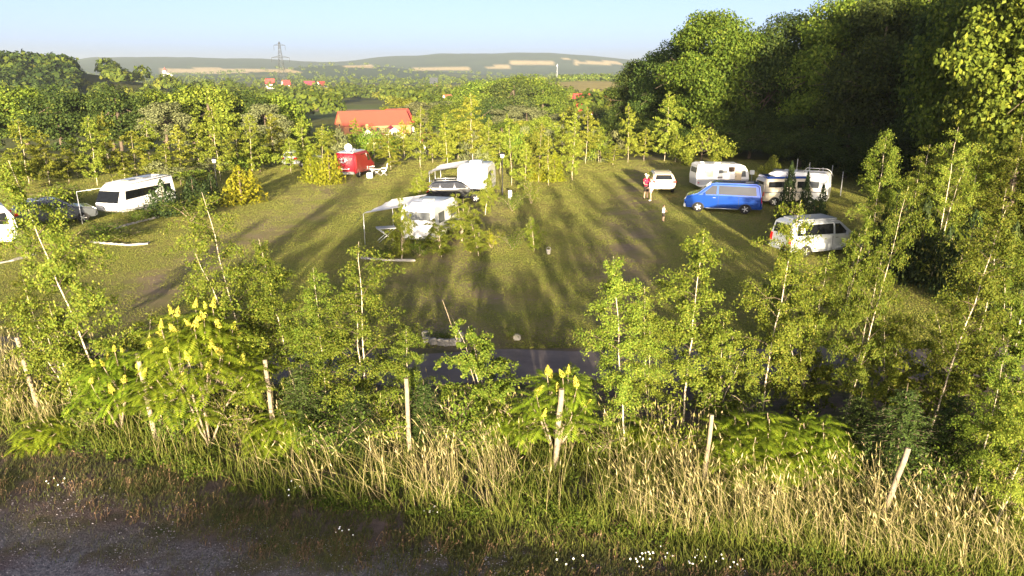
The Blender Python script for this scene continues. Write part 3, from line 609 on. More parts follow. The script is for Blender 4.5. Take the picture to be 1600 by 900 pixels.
V2 = [(u, y, h, r_, k) for u, y, h, r_, k in ((640, 265, 10, 7, 3), (665, 250, 9, 7, 2), (690, 255, 9, 8, 2), (712, 240, 9, 7, 0), (735, 300, 15, 8, 0), (760, 290, 16, 9, 0), (782, 280, 16.5, 9, 0), (803, 270, 17, 9, 1), (825, 290, 18, 9, 0), (846, 275, 16, 8, 0), (770, 225, 10, 6, 1), (800, 215, 9, 6, 2), (822, 200, 9, 5, 2), (845, 205, 8, 6, 2), (872, 215, 7, 5, 3), (890, 230, 7, 5, 3), (925, 250, 8, 5, 1), (945, 215, 8, 5, 1), (960, 190, 7, 5, 1))]
big([((u - 800) / FPX * y * 1.03, y, h, r_, k) for u, y, h, r_, k in V2], 'broadleaf_tree', bn, 'from the left in the grove right of the barn', 'trees right of the barn', BROAD)
V3 = [(u, y, h, r_, k) for u, y, h, r_, k in ((398, 175, 10, 5, 0), (425, 190, 10.5, 6, 2), (448, 185, 10, 5, 2), (470, 180, 9, 5, 0), (440, 150, 9, 4.5, 0), (475, 140, 5, 3, 2), (420, 150, 9, 5, 1))]
big([((u - 800) / FPX * y * 1.03, y, h, r_, k) for u, y, h, r_, k in V3], 'broadleaf_tree', bn, 'from the left in the grove left of the barn', 'trees left of the barn', BROAD)

big([(15.5, 108, 5, 4, 2), (18, 97, 5, 4, 2), (22, 90, 5, 4, 2), (26, 81, 5, 3.6, 2), (28.5, 73, 5, 3.6, 2), (29.5, 65, 4.5, 3.4, 2), (31, 58, 5, 3.4, 2), (32, 51, 4.5, 3.2, 2), (32.5, 45, 4.5, 3.2, 1), (30.5, 40, 5, 3.0, 2), (34, 58, 6, 4, 2), (38, 50, 6, 4, 2), (31, 34, 6, 3.4, 2)], 'forest_shrub', [None, None, 'dark leafy undergrowth bush,'] if 0 else ['', 'green leafy undergrowth bush,', 'dark leafy undergrowth bush,'], 'of those under the forest edge, from its far end', 'undergrowth at the forest edge')
# far-off woods, read as one mass
def far_wood(name, label, pts, mat_):
    g = Geo(); P = []; Nn = []; S = []
    for (x, y, h, r_) in pts:
        d = math.hypot(x, y); n = int(np.clip(64000 / d, 22, 240)); z0 = tz(x, y); q = unit(n); q[:, 2] = np.abs(q[:, 2]) * 1.2 - .25
        lo = 1 + .22 * np.sin(q[:, 0] * 7 + x) * np.cos(q[:, 1] * 6 + y)
        P.append(np.array([x, y, z0 + h * .45]) + q * np.array([r_, r_, h * .55]) * (rng.uniform(.7, 1.05, n) * lo)[:, None]); Nn.append(q + np.array([0, 0, .25])); S.append(np.full(n, r_ * min(.55, 5.6 / math.sqrt(n))))
    leaves(g, np.vstack(P), np.vstack(Nn), np.concatenate(S), .75, .45)
    tag(g.obj(name, [M[mat_]]), label, 'wood', kind='stuff')
def scatter(n, u0, u1, r0, r1, h0, h1, keep=lambda x, y, u: True, pw=1.5):
    out = []
    while len(out) < n:
        u = rng.uniform(u0, u1); y = r0 + (r1 - r0) * rng.random() ** pw; x = (u - 800) / FPX * y * 1.04
        if keep(x, y, u): h = rng.uniform(h0, h1); out.append((x, y, h, h * rng.uniform(.42, .62)))
    return out
clear = lambda x, y, u: not (-130 < x < -42 and 325 < y < 505) and not (20 < x < 180 and 560 < y < 940) and (wav(x, y, 190, 9) > -.55 or y > 900) and not (545 < u < 670 and y < 330)
far_wood('valley_woods', 'belts of trees filling the valley floor', scatter(950, -60, 1010, 300, 1500, 7, 12, clear), 'oak_leaf')
far_wood('pale_valley_woods', 'paler belts of willows in the valley', scatter(380, -60, 1010, 290, 1200, 5, 9, clear), 'birch_far')
far_wood('distant_woods', 'far woods below the ridge', scatter(700, -60, 1010, 1300, 2700, 8, 13, lambda x, y, u: wav(x, y, 500, 9) > -.3), 'oak_leaf')
far_wood('shaded_hill_wood', 'wood covering the hill at the far left', scatter(620, -150, 168, 372, 500, 7, 11, lambda x, y, u: x < -128 + (y - 430) * .35 - 6 and tz(x, y) > -5), 'shade_dark_leaf')  # dark leaf colour paints the shaded part of the hill
far_wood('sunlit_hill_wood', 'lighter trees on the sunny hill slope', scatter(240, -150, 168, 372, 480, 5, 9, lambda x, y, u: x < -140 + (y - 430) * .35 and wav(x, y, 60, 4) > .15), 'oak_leaf')  # lighter leaf colour paints the hill's sunlit slope
far_wood('field_edge_trees', 'row of trees along the top of the pale field', [(x_, 945 + rng.normal() * 8, rng.uniform(6, 10), 5) for x_ in np.arange(60, 190, 3.2)], 'oak_leaf')

# ------------------------------------------------------------------ sumacs, grass, weeds, flowers
def frond_into(g, p0, d, L, up):
    """pinnate leaf: a rib with leaflets on both sides"""
    c = curve(p0, d, L, 6, .95, .04); t = np.repeat(np.linspace(.16, 1, 11), 2); s = np.tile([1, -1], 11); P = along(c, t)
    T = along(c, np.minimum(1, t + .05)) - along(c, np.maximum(0, t - .05)); T /= np.linalg.norm(T, axis=1)[:, None] + 1e-9
    sd = np.cross(T, np.array([0, 0, 1.])); sd /= np.linalg.norm(sd, axis=1)[:, None] + 1e-9
    ax = sd * s[:, None] * .9 + T * .45 + np.array([0, 0, -.18]); ln = (.115 * L / .45 * np.sin(np.clip(t, .1, .93) * 3.0) + .03)[:, None]
    w_ = T * .016 * L / .4
    g.quads(np.stack([P, P + ax * ln * .45 + w_, P + ax * ln, P + ax * ln * .45 - w_], 1))
def sumac_mesh(Ht, Rb, tips, flowers):
    st = Geo(); lf = Geo(); fl = []; nodes = []
    for i in range(tips):
        a = i * 2.4; rr = Rb * math.sqrt((i + .5) / tips) * rng.uniform(.75, 1.05); z = Ht * (1 - .55 * (rr / Rb) ** 2) * rng.uniform(.8, 1.0)
        tip = np.array([math.cos(a) * rr, math.sin(a) * rr, z]); mid = np.array([tip[0] * .45, tip[1] * .45, z * .45])
        if i < 5: ar = i * 1.256 + .3; nodes.append(np.array([math.cos(ar) * Rb * .32, math.sin(ar) * Rb * .32, Ht * .42])); st.tube(curve((0, 0, -.05), nodes[-1] + np.array([0, 0, .05]), np.linalg.norm(nodes[-1]) + .05, 5, 0, .07), np.linspace(.03, .022, 6), 6)
        b0 = min(nodes, key=lambda q: np.linalg.norm(q[:2] - tip[:2])); t_ = np.linspace(0, 1, 6)[:, None]; path = (1 - t_) ** 2 * b0 + 2 * t_ * (1 - t_) * (b0 * .45 + tip * .55 + np.array([0, 0, -.12 * Ht])) + t_ ** 2 * tip
        st.tube(path, np.linspace(.019, .010, 6), 5)
        for k in range(12):
            b = k * 2.4 + i; e = rng.uniform(.05, .75); frond_into(lf, tip - np.array([0, 0, .035 * k]), (math.cos(b), math.sin(b), e), rng.uniform(.42, .66), None)
        if i < flowers or (flowers and rng.random() < .0): fl.append(tip)
    return st.data('stem', [M['bark_light']], True), lf.data('foliage', M['sumac_leaf']), fl
def panicle_mesh():
    g = Geo(); k = 150; f = rng.random(k) ** 1.2; a = rng.uniform(0, 6.28, k); r_ = .065 * (1 - f) ** .8 + .008
    P = np.stack([np.cos(a) * r_, np.sin(a) * r_, f * .26], -1); leaves(g, P, np.stack([np.cos(a), np.sin(a), np.full(k, .3)], -1), .042, .6, .5)
    g.tube([(0, 0, -.06), (0, 0, .2)], .007, 4); return g.data('flower_cluster', [M['sumac_flower']])
PAN = panicle_mesh()
def sumac(u, vb, vt, hw, label, tips, flowers):
    x, y, z = P = G(u, vb); h = H(u, vb, vt) - .2; st, lf, fl = sumac_mesh(h, W(hw, P), tips, flowers)
    t = plant('sumac', (st, lf), (x, y, z), (1, 1, 1), label, 'sumac', 'sumacs along the post row', rz=0, names=('stem', 'foliage'))
    for q in fl:
        for _ in range(1):
            o = link(bpy.data.objects.new('flower_cluster', PAN), t); o.location = q + np.array([0, 0, .05]); o.rotation_euler = (rng.normal() * .3, rng.normal() * .3, rng.uniform(0, 6)); s = rng.uniform(.7, 1.1); o.scale = (s, s, s)
sumac(328, 700, 452, 92, 'largest sumac, a wide dome of bright leaves dotted with yellow flower spikes', 52, 40)
sumac(190, 675, 530, 50, 'small yellow-flowered sumac between the far post and the large sumac', 14, 11)
sumac(868, 712, 558, 58, 'sumac with yellow spikes around the top of the slanting pale post', 13, 9)
sumac(1180, 745, 635, 84, 'wide green sumac spreading around the short post', 26, 0)
sumac(1265, 745, 640, 70, 'green sumac right of the short post', 18, 0)
sumac(440, 705, 628, 44, 'low sumac without flowers at the foot of the post under the wide birch', 9, 0)
sumac(775, 690, 620, 40, 'low sumac under the many-stemmed birch by the lane', 8, 0)
sumac(75, 690, 645, 44, 'low bright sumac shoots in the grass at the left frame edge', 9, 0)
sumac(1560, 845, 790, 44, 'low sumac shoots at the foot of the slanting white stem', 9, 0)
sumac(1000, 700, 640, 40, 'low sumac right of the white-footed birch', 8, 0)

def blades(g, P, h, wd, lean, seed_h=0., m=0, m2=1, wind=(.25, .05)):
    """grass stems, each a bent ribbon, with a seed head on the taller ones"""
    k = len(P); lean = np.broadcast_to(lean, (k,)); a = rng.uniform(0, 6.28, k); dx = np.stack([np.cos(a), np.sin(a), np.zeros(k)], -1) * (lean * rng.uniform(.2, 1, k))[:, None] + np.array([wind[0], wind[1], 0]) * (rng.uniform(.3, 1.2, k) * lean)[:, None] * 1.2
    b = rng.uniform(-.9, .9, k); sd = np.stack([np.cos(b), np.sin(b), np.zeros(k)], -1) * (wd / 2)
    rows = []
    for f in (0, .4, .75, 1.0):
        c = P + np.stack([dx[:, 0] * f ** 1.8 * h, dx[:, 1] * f ** 1.8 * h, h * f * (1 - .18 * f * lean)], -1); rows.append((c, sd * (1 - .75 * f)))
    for (c0, s0), (c1, s1) in zip(rows[:-1], rows[1:]): g.quads(np.stack([c0 - s0, c0 + s0, c1 + s1, c1 - s1], 1), m)
    if seed_h:
        q = h > np.percentile(h, 45); c1, c0 = rows[3][0][q], rows[2][0][q]; d = c1 - c0; d /= np.linalg.norm(d, axis=1)[:, None]; s2 = sd[q] * 2.4 + .0; L = (seed_h * rng.uniform(.6, 1.2, q.sum()))[:, None]
        g.quads(np.stack([c1 - d * L * .2, c1 + d * L * .25 + s2, c1 + d * L, c1 + d * L * .25 - s2], 1), m2)
def zpts(x, y): return np.stack([x, y, terrain(x, y)], -1)
def tufts(spots, n, spread):
    out = []
    for (x, y, r_) in spots: q = rng.normal(size=(int(n * r_ * r_ * 4) + 6, 2)) * r_ * spread; out.append(np.array([x, y]) + q)
    q = np.vstack(out); return zpts(q[:, 0], q[:, 1])
def band(n, u0, u1, v0, v1, dens=None):
    """points on the ground whose pixels fall in a band; v limits are functions of u"""
    out = []
    while len(out) < n:
        u = rng.uniform(u0, u1); v = rng.uniform(v0(u), v1(u))
        if dens and rng.random() > dens(u, v): continue
        a, b, c = ray(u, v); t = -CAM_H / c; out.append((a * t, b * t))
    q = np.array(out); return zpts(q[:, 0], q[:, 1])
low_v = lambda u: np.interp(u, [-260, 100, 260, 400, 600, 850, 960, 1100, 1300, 1500, 1660], [630, 690, 725, 765, 800, 815, 830, 852, 872, 905, 925])
top_v = lambda u: np.interp(u, [-260, 100, 300, 450, 640, 870, 1100, 1400, 1660], [600, 628, 655, 680, 700, 735, 765, 820, 850])
cl = lambda x, y, s, k, th: (wav(x, y, s, k) > th)
def build_grass():
    g = Geo()                                                   # straw-coloured tall grass
    def dn(u, v):
        a = np.interp(u, [-60, 40, 130, 240, 370, 480, 560, 610, 740, 800, 860, 900, 960, 990, 1250, 1660], [.9, .9, .35, .15, .45, .5, .35, 1, 1, .6, .2, .12, .2, .72, .8, .7])
        return a
    P = band(6000, -260, 1900, lambda u: top_v(u) - 22, low_v, dn); P = P[(wav(P[:, 0], P[:, 1], 1.3, 2) > -.05) | ((P[:, 0] > 2.2) & (wav(P[:, 0], P[:, 1], 1.1, 7) > -.1))]
    h = rng.uniform(.45, 1.3, len(P)) * (1 + .25 * wav(P[:, 0], P[:, 1], 2.5, 9)); blades(g, P, h, .0105, rng.uniform(.15, 1.15, len(P)), .14, wind=(-.35, .0))
    P = band(1850, -260, 1900, lambda u: top_v(u) - 75, lambda u: top_v(u) - 15, lambda u, v: .9 if u < 260 or u > 1000 else .5); h = rng.uniform(.6, 1.2, len(P)); blades(g, P, h, .014, rng.uniform(.2, .6, len(P)), .15, wind=(-.2, 0))
    tag(g.obj('tall_dry_grass', [M['dry_grass'], M['dry_grass']]), 'tall straw-coloured grass with seed heads along the posts', 'grass', kind='stuff')
    g = Geo()                                                   # green stalks under it
    P = band(23500, -260, 1900, lambda u: top_v(u) - 60, lambda u: low_v(u) + 10, lambda u, v: .9 if u > 900 or u < 330 else .65); P = P[(wav(P[:, 0], P[:, 1], 1.5, 11) > -.3) | (P[:, 0] > 2.5)]; h = rng.uniform(.15, .75, len(P)); blades(g, P, h, .015, rng.uniform(.3, 1.0, len(P)), 0, wind=(-.2, 0))
    P = band(2200, 640, 1660, low_v, lambda u: low_v(u) + 45); h = rng.uniform(.12, .4, len(P)); blades(g, P, h, .013, rng.uniform(.3, 1, len(P)), 0, wind=(-.2, 0))
    tag(g.obj('green_verge_grass', [M['green_grass']]), 'green stalks and grass under the dry stems', 'grass', kind='stuff')
    g = Geo()                                                   # low leafy weeds
    P = band(950, -260, 1900, lambda u: top_v(u) - 70, lambda u: low_v(u) + 14, lambda u, v: np.interp(u, [0, 130, 600, 640, 760, 800, 960, 1000, 1600], [.5, 1, 1, .5, .5, 1, 1, .35, .5])); pts = []; nn = []
    for (x, y, z) in P:
        r_ = rng.uniform(.10, .36); q = unit(130); q[:, 2] = np.abs(q[:, 2]); pts.append(np.array([x, y, z]) + q * np.array([r_, r_, r_ * 1.35]) * rng.uniform(.4, 1.05, 130)[:, None]); nn.append(q + np.array([0, 0, .4]))
    leaves(g, np.vstack(pts), np.vstack(nn), .062, .45, .8)
    tag(g.obj('weeds', [M['weed_leaf']]), 'leafy weeds crowding the foot of the post row', 'weeds', kind='stuff')
    g = Geo()                                                   # moss and short herbs on the track edge
    P = band(98000, -260, 1900, lambda u: low_v(u) - 30, lambda u: np.minimum(960, low_v(u) + 190), lambda u, v: float(np.clip(1.05 - (v - low_v(u)) / np.interp(u, [0, 500, 900], [110, 120, 190]), .06, 1)))
    P = P[(wav(P[:, 0], P[:, 1], 1.9, 5) + .45 * wav(P[:, 0], P[:, 1], .5, 1) > -.45)]
    h = rng.uniform(.03, .16, len(P)); blades(g, P, h, .014, rng.uniform(.4, 1.4, len(P)), 0)
    tag(g.obj('track_edge_herbs', [M['moss_leaf']]), 'short brownish herbs and moss along the gravel track', 'herbs', kind='stuff')
    P = band(9000, -60, 1660, lambda u: low_v(u) - 20, lambda u: np.minimum(955, low_v(u) + 110)); P = P[wav(P[:, 0], P[:, 1], 1.4, 13) > .1]; g = Geo(); h = rng.uniform(.05, .22, len(P)); blades(g, P, h, .013, rng.uniform(.4, 1.3, len(P)), .04)
    tag(g.obj('sorrel', [M['sorrel'], M['sorrel']]), 'reddish-brown seeding herbs between the moss and the grass', 'herbs', kind='stuff')
    g = Geo(); P = band(6500, -60, 1200, lambda u: low_v(u) + np.interp(u, [0, 700, 1200], [60, 50, 30]), lambda u: 965.); r_ = rng.uniform(.008, .030, len(P))[:, None]; q = rng.uniform(.5, 1, (len(P), 5, 1)); a = np.linspace(0, 6.283, 5)[:-1]
    ring = np.stack([P + np.stack([np.cos(a_ + P[:, 0] * 50) * r_[:, 0], np.sin(a_ + P[:, 0] * 50) * r_[:, 0] * .7, 0 * r_[:, 0]], -1) * q[:, i] for i, a_ in enumerate(a)], 1); top = (P + np.array([0, 0, .7]) * r_ * q[:, 4])
    for i in range(4): V = np.stack([ring[:, i], ring[:, (i + 1) % 4], top], 1); g.V.append(V.reshape(-1, 3)); g.T.append(np.arange(3 * len(P)).reshape(-1, 3) + g.n); g.tm.append(np.zeros(len(P))); g.n += 3 * len(P)
    tag(g.obj('gravel', [M['pebble']]), 'loose grey and mauve gravel of the track', 'gravel', kind='stuff')
    g = Geo()                                                   # camping lawn
    n = 800000; y = 22.9 + 56.5 * rng.random(n) ** 1.25; x = (rng.random(n) * 2 - 1) * (6 + y * .78); k = (x < 33) & (x > -46); x, y = x[k], y[k]
    n_ = len(x); bare = wav(x, y, 9, 3) + .6 * wav(x, y, 2.5, 8); worn = np.maximum(np.exp(-((x - 4 - (y - 28) * .21) / 2.1) ** 2), np.maximum(np.exp(-((x + 15.5 - (y - 28) * .04) / 2.2) ** 2), np.exp(-((x + 2.5) / 2.4) ** 2)))
    k = (bare + .5 * rng.normal(size=n_) * .5 < .75 - .55 * worn) & ~((np.abs(y - 21.35) < 1.5)); x, y = x[k], y[k]; P = zpts(x, y)
    h = rng.uniform(.010, .034, len(P)) * (1 + .4 * wav(x, y, 6, 7)); a = rng.uniform(0, 6.28, len(P)); wd = .016 + .0004 * y
    s = np.stack([np.cos(a), np.sin(a) * .5, np.zeros(len(P))], -1) * wd[:, None]; tip = P + np.stack([rng.normal(size=len(P)) * .015, rng.normal(size=len(P)) * .015, h], -1)
    V = np.stack([P - s, P + s, tip], 1); g.V.append(V.reshape(-1, 3)); g.T.append(np.arange(3 * len(P)).reshape(-1, 3)); g.tm.append(np.zeros(len(P))); g.n += 3 * len(P)
    tag(g.obj('lawn_grass', [M['lawn']]), 'worn short grass of the camping lawn', 'grass', kind='stuff')
    g = Geo()                                                   # daisies
    sp_ = [(885, 880), (1000, 882), (1030, 872), (1040, 880), (1085, 885), (1140, 890), (680, 805), (1010, 880), (95, 760), (460, 775), (535, 845), (920, 740), (930, 750), (855, 750)]
    pts = []
    for (u, v) in sp_:
        x, y, z = G(u, v)
        for _ in range(rng.integers(2, 9)): xx, yy = x + rng.normal() * .16, y + rng.normal() * .16; pts.append((xx, yy, tz(xx, yy) + rng.uniform(.10, .25)))
    P = np.array(pts); leaves(g, P, np.tile([0, -.6, .8], (len(P), 1)), .036, .9, .2)
    for p in P: g.tube([p, (p[0] + .02, p[1], tz(p[0], p[1]))], .003, 3, 1, False)
    tag(g.obj('daisies', [M['daisy'], M['green_grass']]), 'small white daisies dotted on the track edge', 'flowers', kind='stuff')
M['lawn'] = leafmat('lawn', (.135, .165, .030), (.25, .24, .052), (.31, .25, .085), trans=.45, var=.0)
M['sorrel'] = leafmat('sorrel', (.085, .060, .034), (.16, .11, .06), (.22, .14, .085), trans=.2, var=.0)
M['pebble'] = leafmat('pebble', (.10, .095, .11), (.30, .27, .29), (.45, .42, .42), trans=.0, var=.0)
build_grass()

# ------------------------------------------------------------------ posts, lamps, edgings
def post(u, vb, ut, vt, rad, label, tilt_y=0):
    x, y, z = P = G(u, vb); h = H(u, vb, vt); dx = (ut - u) * (y * cp + (CAM_H - z) * sp) / FPX
    g = Geo(); n = 7; t = np.linspace(0, 1, n)[:, None]; pts = np.array([0, 0, -.1]) * (1 - t) + np.array([dx, tilt_y, h]) * t; pts[1:-1, :2] += rng.normal(size=(n - 2, 2)) * .006
    g.tube(pts, rad * .78 * (1 - .12 * t[:, 0]) * rng.uniform(.94, 1.05, n), 9); o = bevel_mesh(g.obj('fence_post', [M['post_wood']]), .008, 1, 60); o.location = (x, y, z)
    for p in o.data.polygons: p.use_smooth = len(p.vertices) == 4
    tag(o, label, 'post', 'wooden fence posts')
for a in ((61, 645, 50, 527, .08, 'pale weathered fence post at the left end of the row'), (245, 690, 236, 552, .08, 'brown fence post between the small and the large sumac'), (430, 690, 427, 562, .075, 'grey fence post below the wide birch'), (641, 715, 640, 591, .075, 'brown fence post right of the low spruce'),
          (866, 735, 875, 608, .09, 'thick pale fence post topped by yellow sumac spikes'), (1099, 760, 1103, 648, .065, 'thin short fence post inside the wide green sumac'), (1374, 820, 1399, 700, .075, 'pale fence post leaning strongly over the dry grass')): post(*a)
def lamp_post(u, vb, vt, label):
    x, y, z = G(u, vb); h = H(u, vb, vt); t = thing('lamp_post', label, 'lamp', (x, y, z), 0, 'lamp posts on the camping ground')
    g = Geo(); g.tube([(0, 0, 0), (0, 0, .5), (0, 0, .52), (0, 0, h - .4)], [.06, .06, .04, .035], 8); g.obj('pole', M['black'], t, True)
    g = Geo(); g.tube([(0, 0, h - .40), (0, 0, h - .16)], [.12, .17], 10); g.obj('lamp_glass', M['lamp_white'], t, True)
    g = Geo(); g.tube([(0, 0, h - .15), (0, 0, h - .1), (0, 0, h)], [.24, .22, .06], 12); g.obj('lamp_cap', M['black'], t, True)
lamp_post(340, 300, 246, 'black lamp post above the broad golden conifer'); lamp_post(785, 306, 238, 'black lamp post right of the rear awning')
x, y, z = G(797, 313); t = thing('service_post', 'white service post standing under the birches right of the lamp', 'service post', (x, y, z))
g = Geo(); g.box((0, 0, .42), (.26, .2, .62)); bevel_mesh(g.obj('cabinet', M['white_paint'], t), .03)
g = Geo(); g.tube([(0, 0, 0), (0, 0, .12)], .07, 8); g.obj('foot', M['trim'], t)
g = Geo(); g.box((0, -.104, .52), (.14, .012, .22)); g.obj('socket_panel', M['trim'], t)
x, y, z = G(857, 397); t = thing('planter', 'small white pot with a handle lying in the open turf', 'pot', (x, y, z))
g = Geo(); g.tube([(0, 0, 0), (0, 0, .2), (0, 0, .24)], [.09, .12, .13], 10); g.obj('bowl', M['stone'], t, True)
a = np.linspace(0, math.pi, 7); g = Geo(); g.tube(np.stack([np.cos(a) * .12, a * 0, .24 + np.sin(a) * .13], -1), .012, 4); g.obj('handle', M['stone'], t)
def edging(pix_, label):
    Q = [G(u, v) for u, v in pix_]; pts = []
    for p, q in zip(Q[:-1], Q[1:]):
        n = max(3, int(math.dist(p, q) / .16)); s = np.linspace(0, 1, n, endpoint=False)[:, None]; pts.append(np.array(p) * (1 - s) + np.array(q) * s)
    pts = np.vstack(pts); pts[:, :2] += rng.normal(size=(len(pts), 2)) * .015; d = np.gradient(pts, axis=0); d[:, 2] = 0; d /= np.linalg.norm(d, axis=1)[:, None]; nrm = np.stack([-d[:, 1], d[:, 0], d[:, 2]], -1)
    hh = (.07 + .05 * rng.random(len(pts)))[:, None] * np.array([[0, 0, 1.]]); wd = (.045 + .03 * rng.random(len(pts)))[:, None]
    ring = np.stack([pts - nrm * wd, pts - nrm * wd * .8 + hh, pts + nrm * wd * .8 + hh, pts + nrm * wd], 1); g = Geo(); g.grid(ring, 0, True); tag(g.obj('stone_edging', M['stone']), label, 'edging', 'stone edgings of the beds')
edging([(140, 379), (175, 382), (205, 384), (230, 382), (236, 378)], 'pale stone edging of the bed left of the wide birch top'); edging([(180, 358), (215, 348), (252, 339)], 'stone edging in front of the dark junipers')
edging([(-20, 416), (20, 408), (60, 397)], 'stone edging before the caravan cut by the frame'); edging([(563, 404), (600, 407), (630, 408), (655, 408)], 'long stone edging in front of the front caravan')
for i, (u, v) in enumerate(((667, 535), (677, 538), (688, 539), (699, 540), (708, 539), (716, 537), (719, 529), (666, 527))):
    x, y, z = G(u, v); g = Geo(); g.box((0, 0, .1), (.23, .2, .24)); o = bevel_mesh(g.obj('edging_block', M['stone']), .03); o.location = (x, y, z); o.rotation_euler = (rng.normal() * .06, rng.normal() * .08, rng.normal() * .3)
    tag(o, ['white stone block, first from the left in front of the small bed', 'white stone block, second from the left in the front of the small bed', 'white stone block, third from the left in the front of the small bed', 'white stone block, fourth from the left in the front of the small bed', 'white stone block, fifth from the left in the front of the small bed', 'white stone block at the front right corner of the small bed', 'white stone block at the back right corner of the small bed', 'white stone block at the back left corner of the small bed'][i], 'stone block', 'white blocks round the small bed by the lane')
x, y, z = G(808, 531); g = Geo(); g.box((0, 0, .1), (.25, .2, .22)); o = bevel_mesh(g.obj('edging_block', M['stone']), .04); o.location = (x, y, z); tag(o, 'single white stone by the low green tuft right of the small bed', 'stone block')
for u, v, hw, lab in ((692, 530, 26, 'low green plant filling the small stone bed by the lane'), (800, 528, 18, 'low green tuft beside the single white stone'), (190, 374, 40, 'green bed plants behind the pale stone edging'), (605, 401, 36, 'green bed plants behind the long stone edging')):
    stand('bed_plant', SHRUB[0], u, v, v - 16, lab, 'plant', hw, 'low plants in the beds', names=('stem', 'foliage'))
for i, (u, vb, vt) in enumerate(((1242, 292, 248), (1261, 296, 254), (1282, 300, 262), (1296, 302, 258), (1313, 306, 268))):
    x, y, z = G(u, vb); h = H(u, vb, vt); g = Geo(); g.tube([(0, 0, 0), (0, 0, h)], .035, 6); o = g.obj('metal_post', M['steel']); o.location = (x, y, z); tag(o, f'thin grey fence post, {NTH[i + 1]} from the left, in the dark below the forest', 'post', 'thin fence posts below the forest')

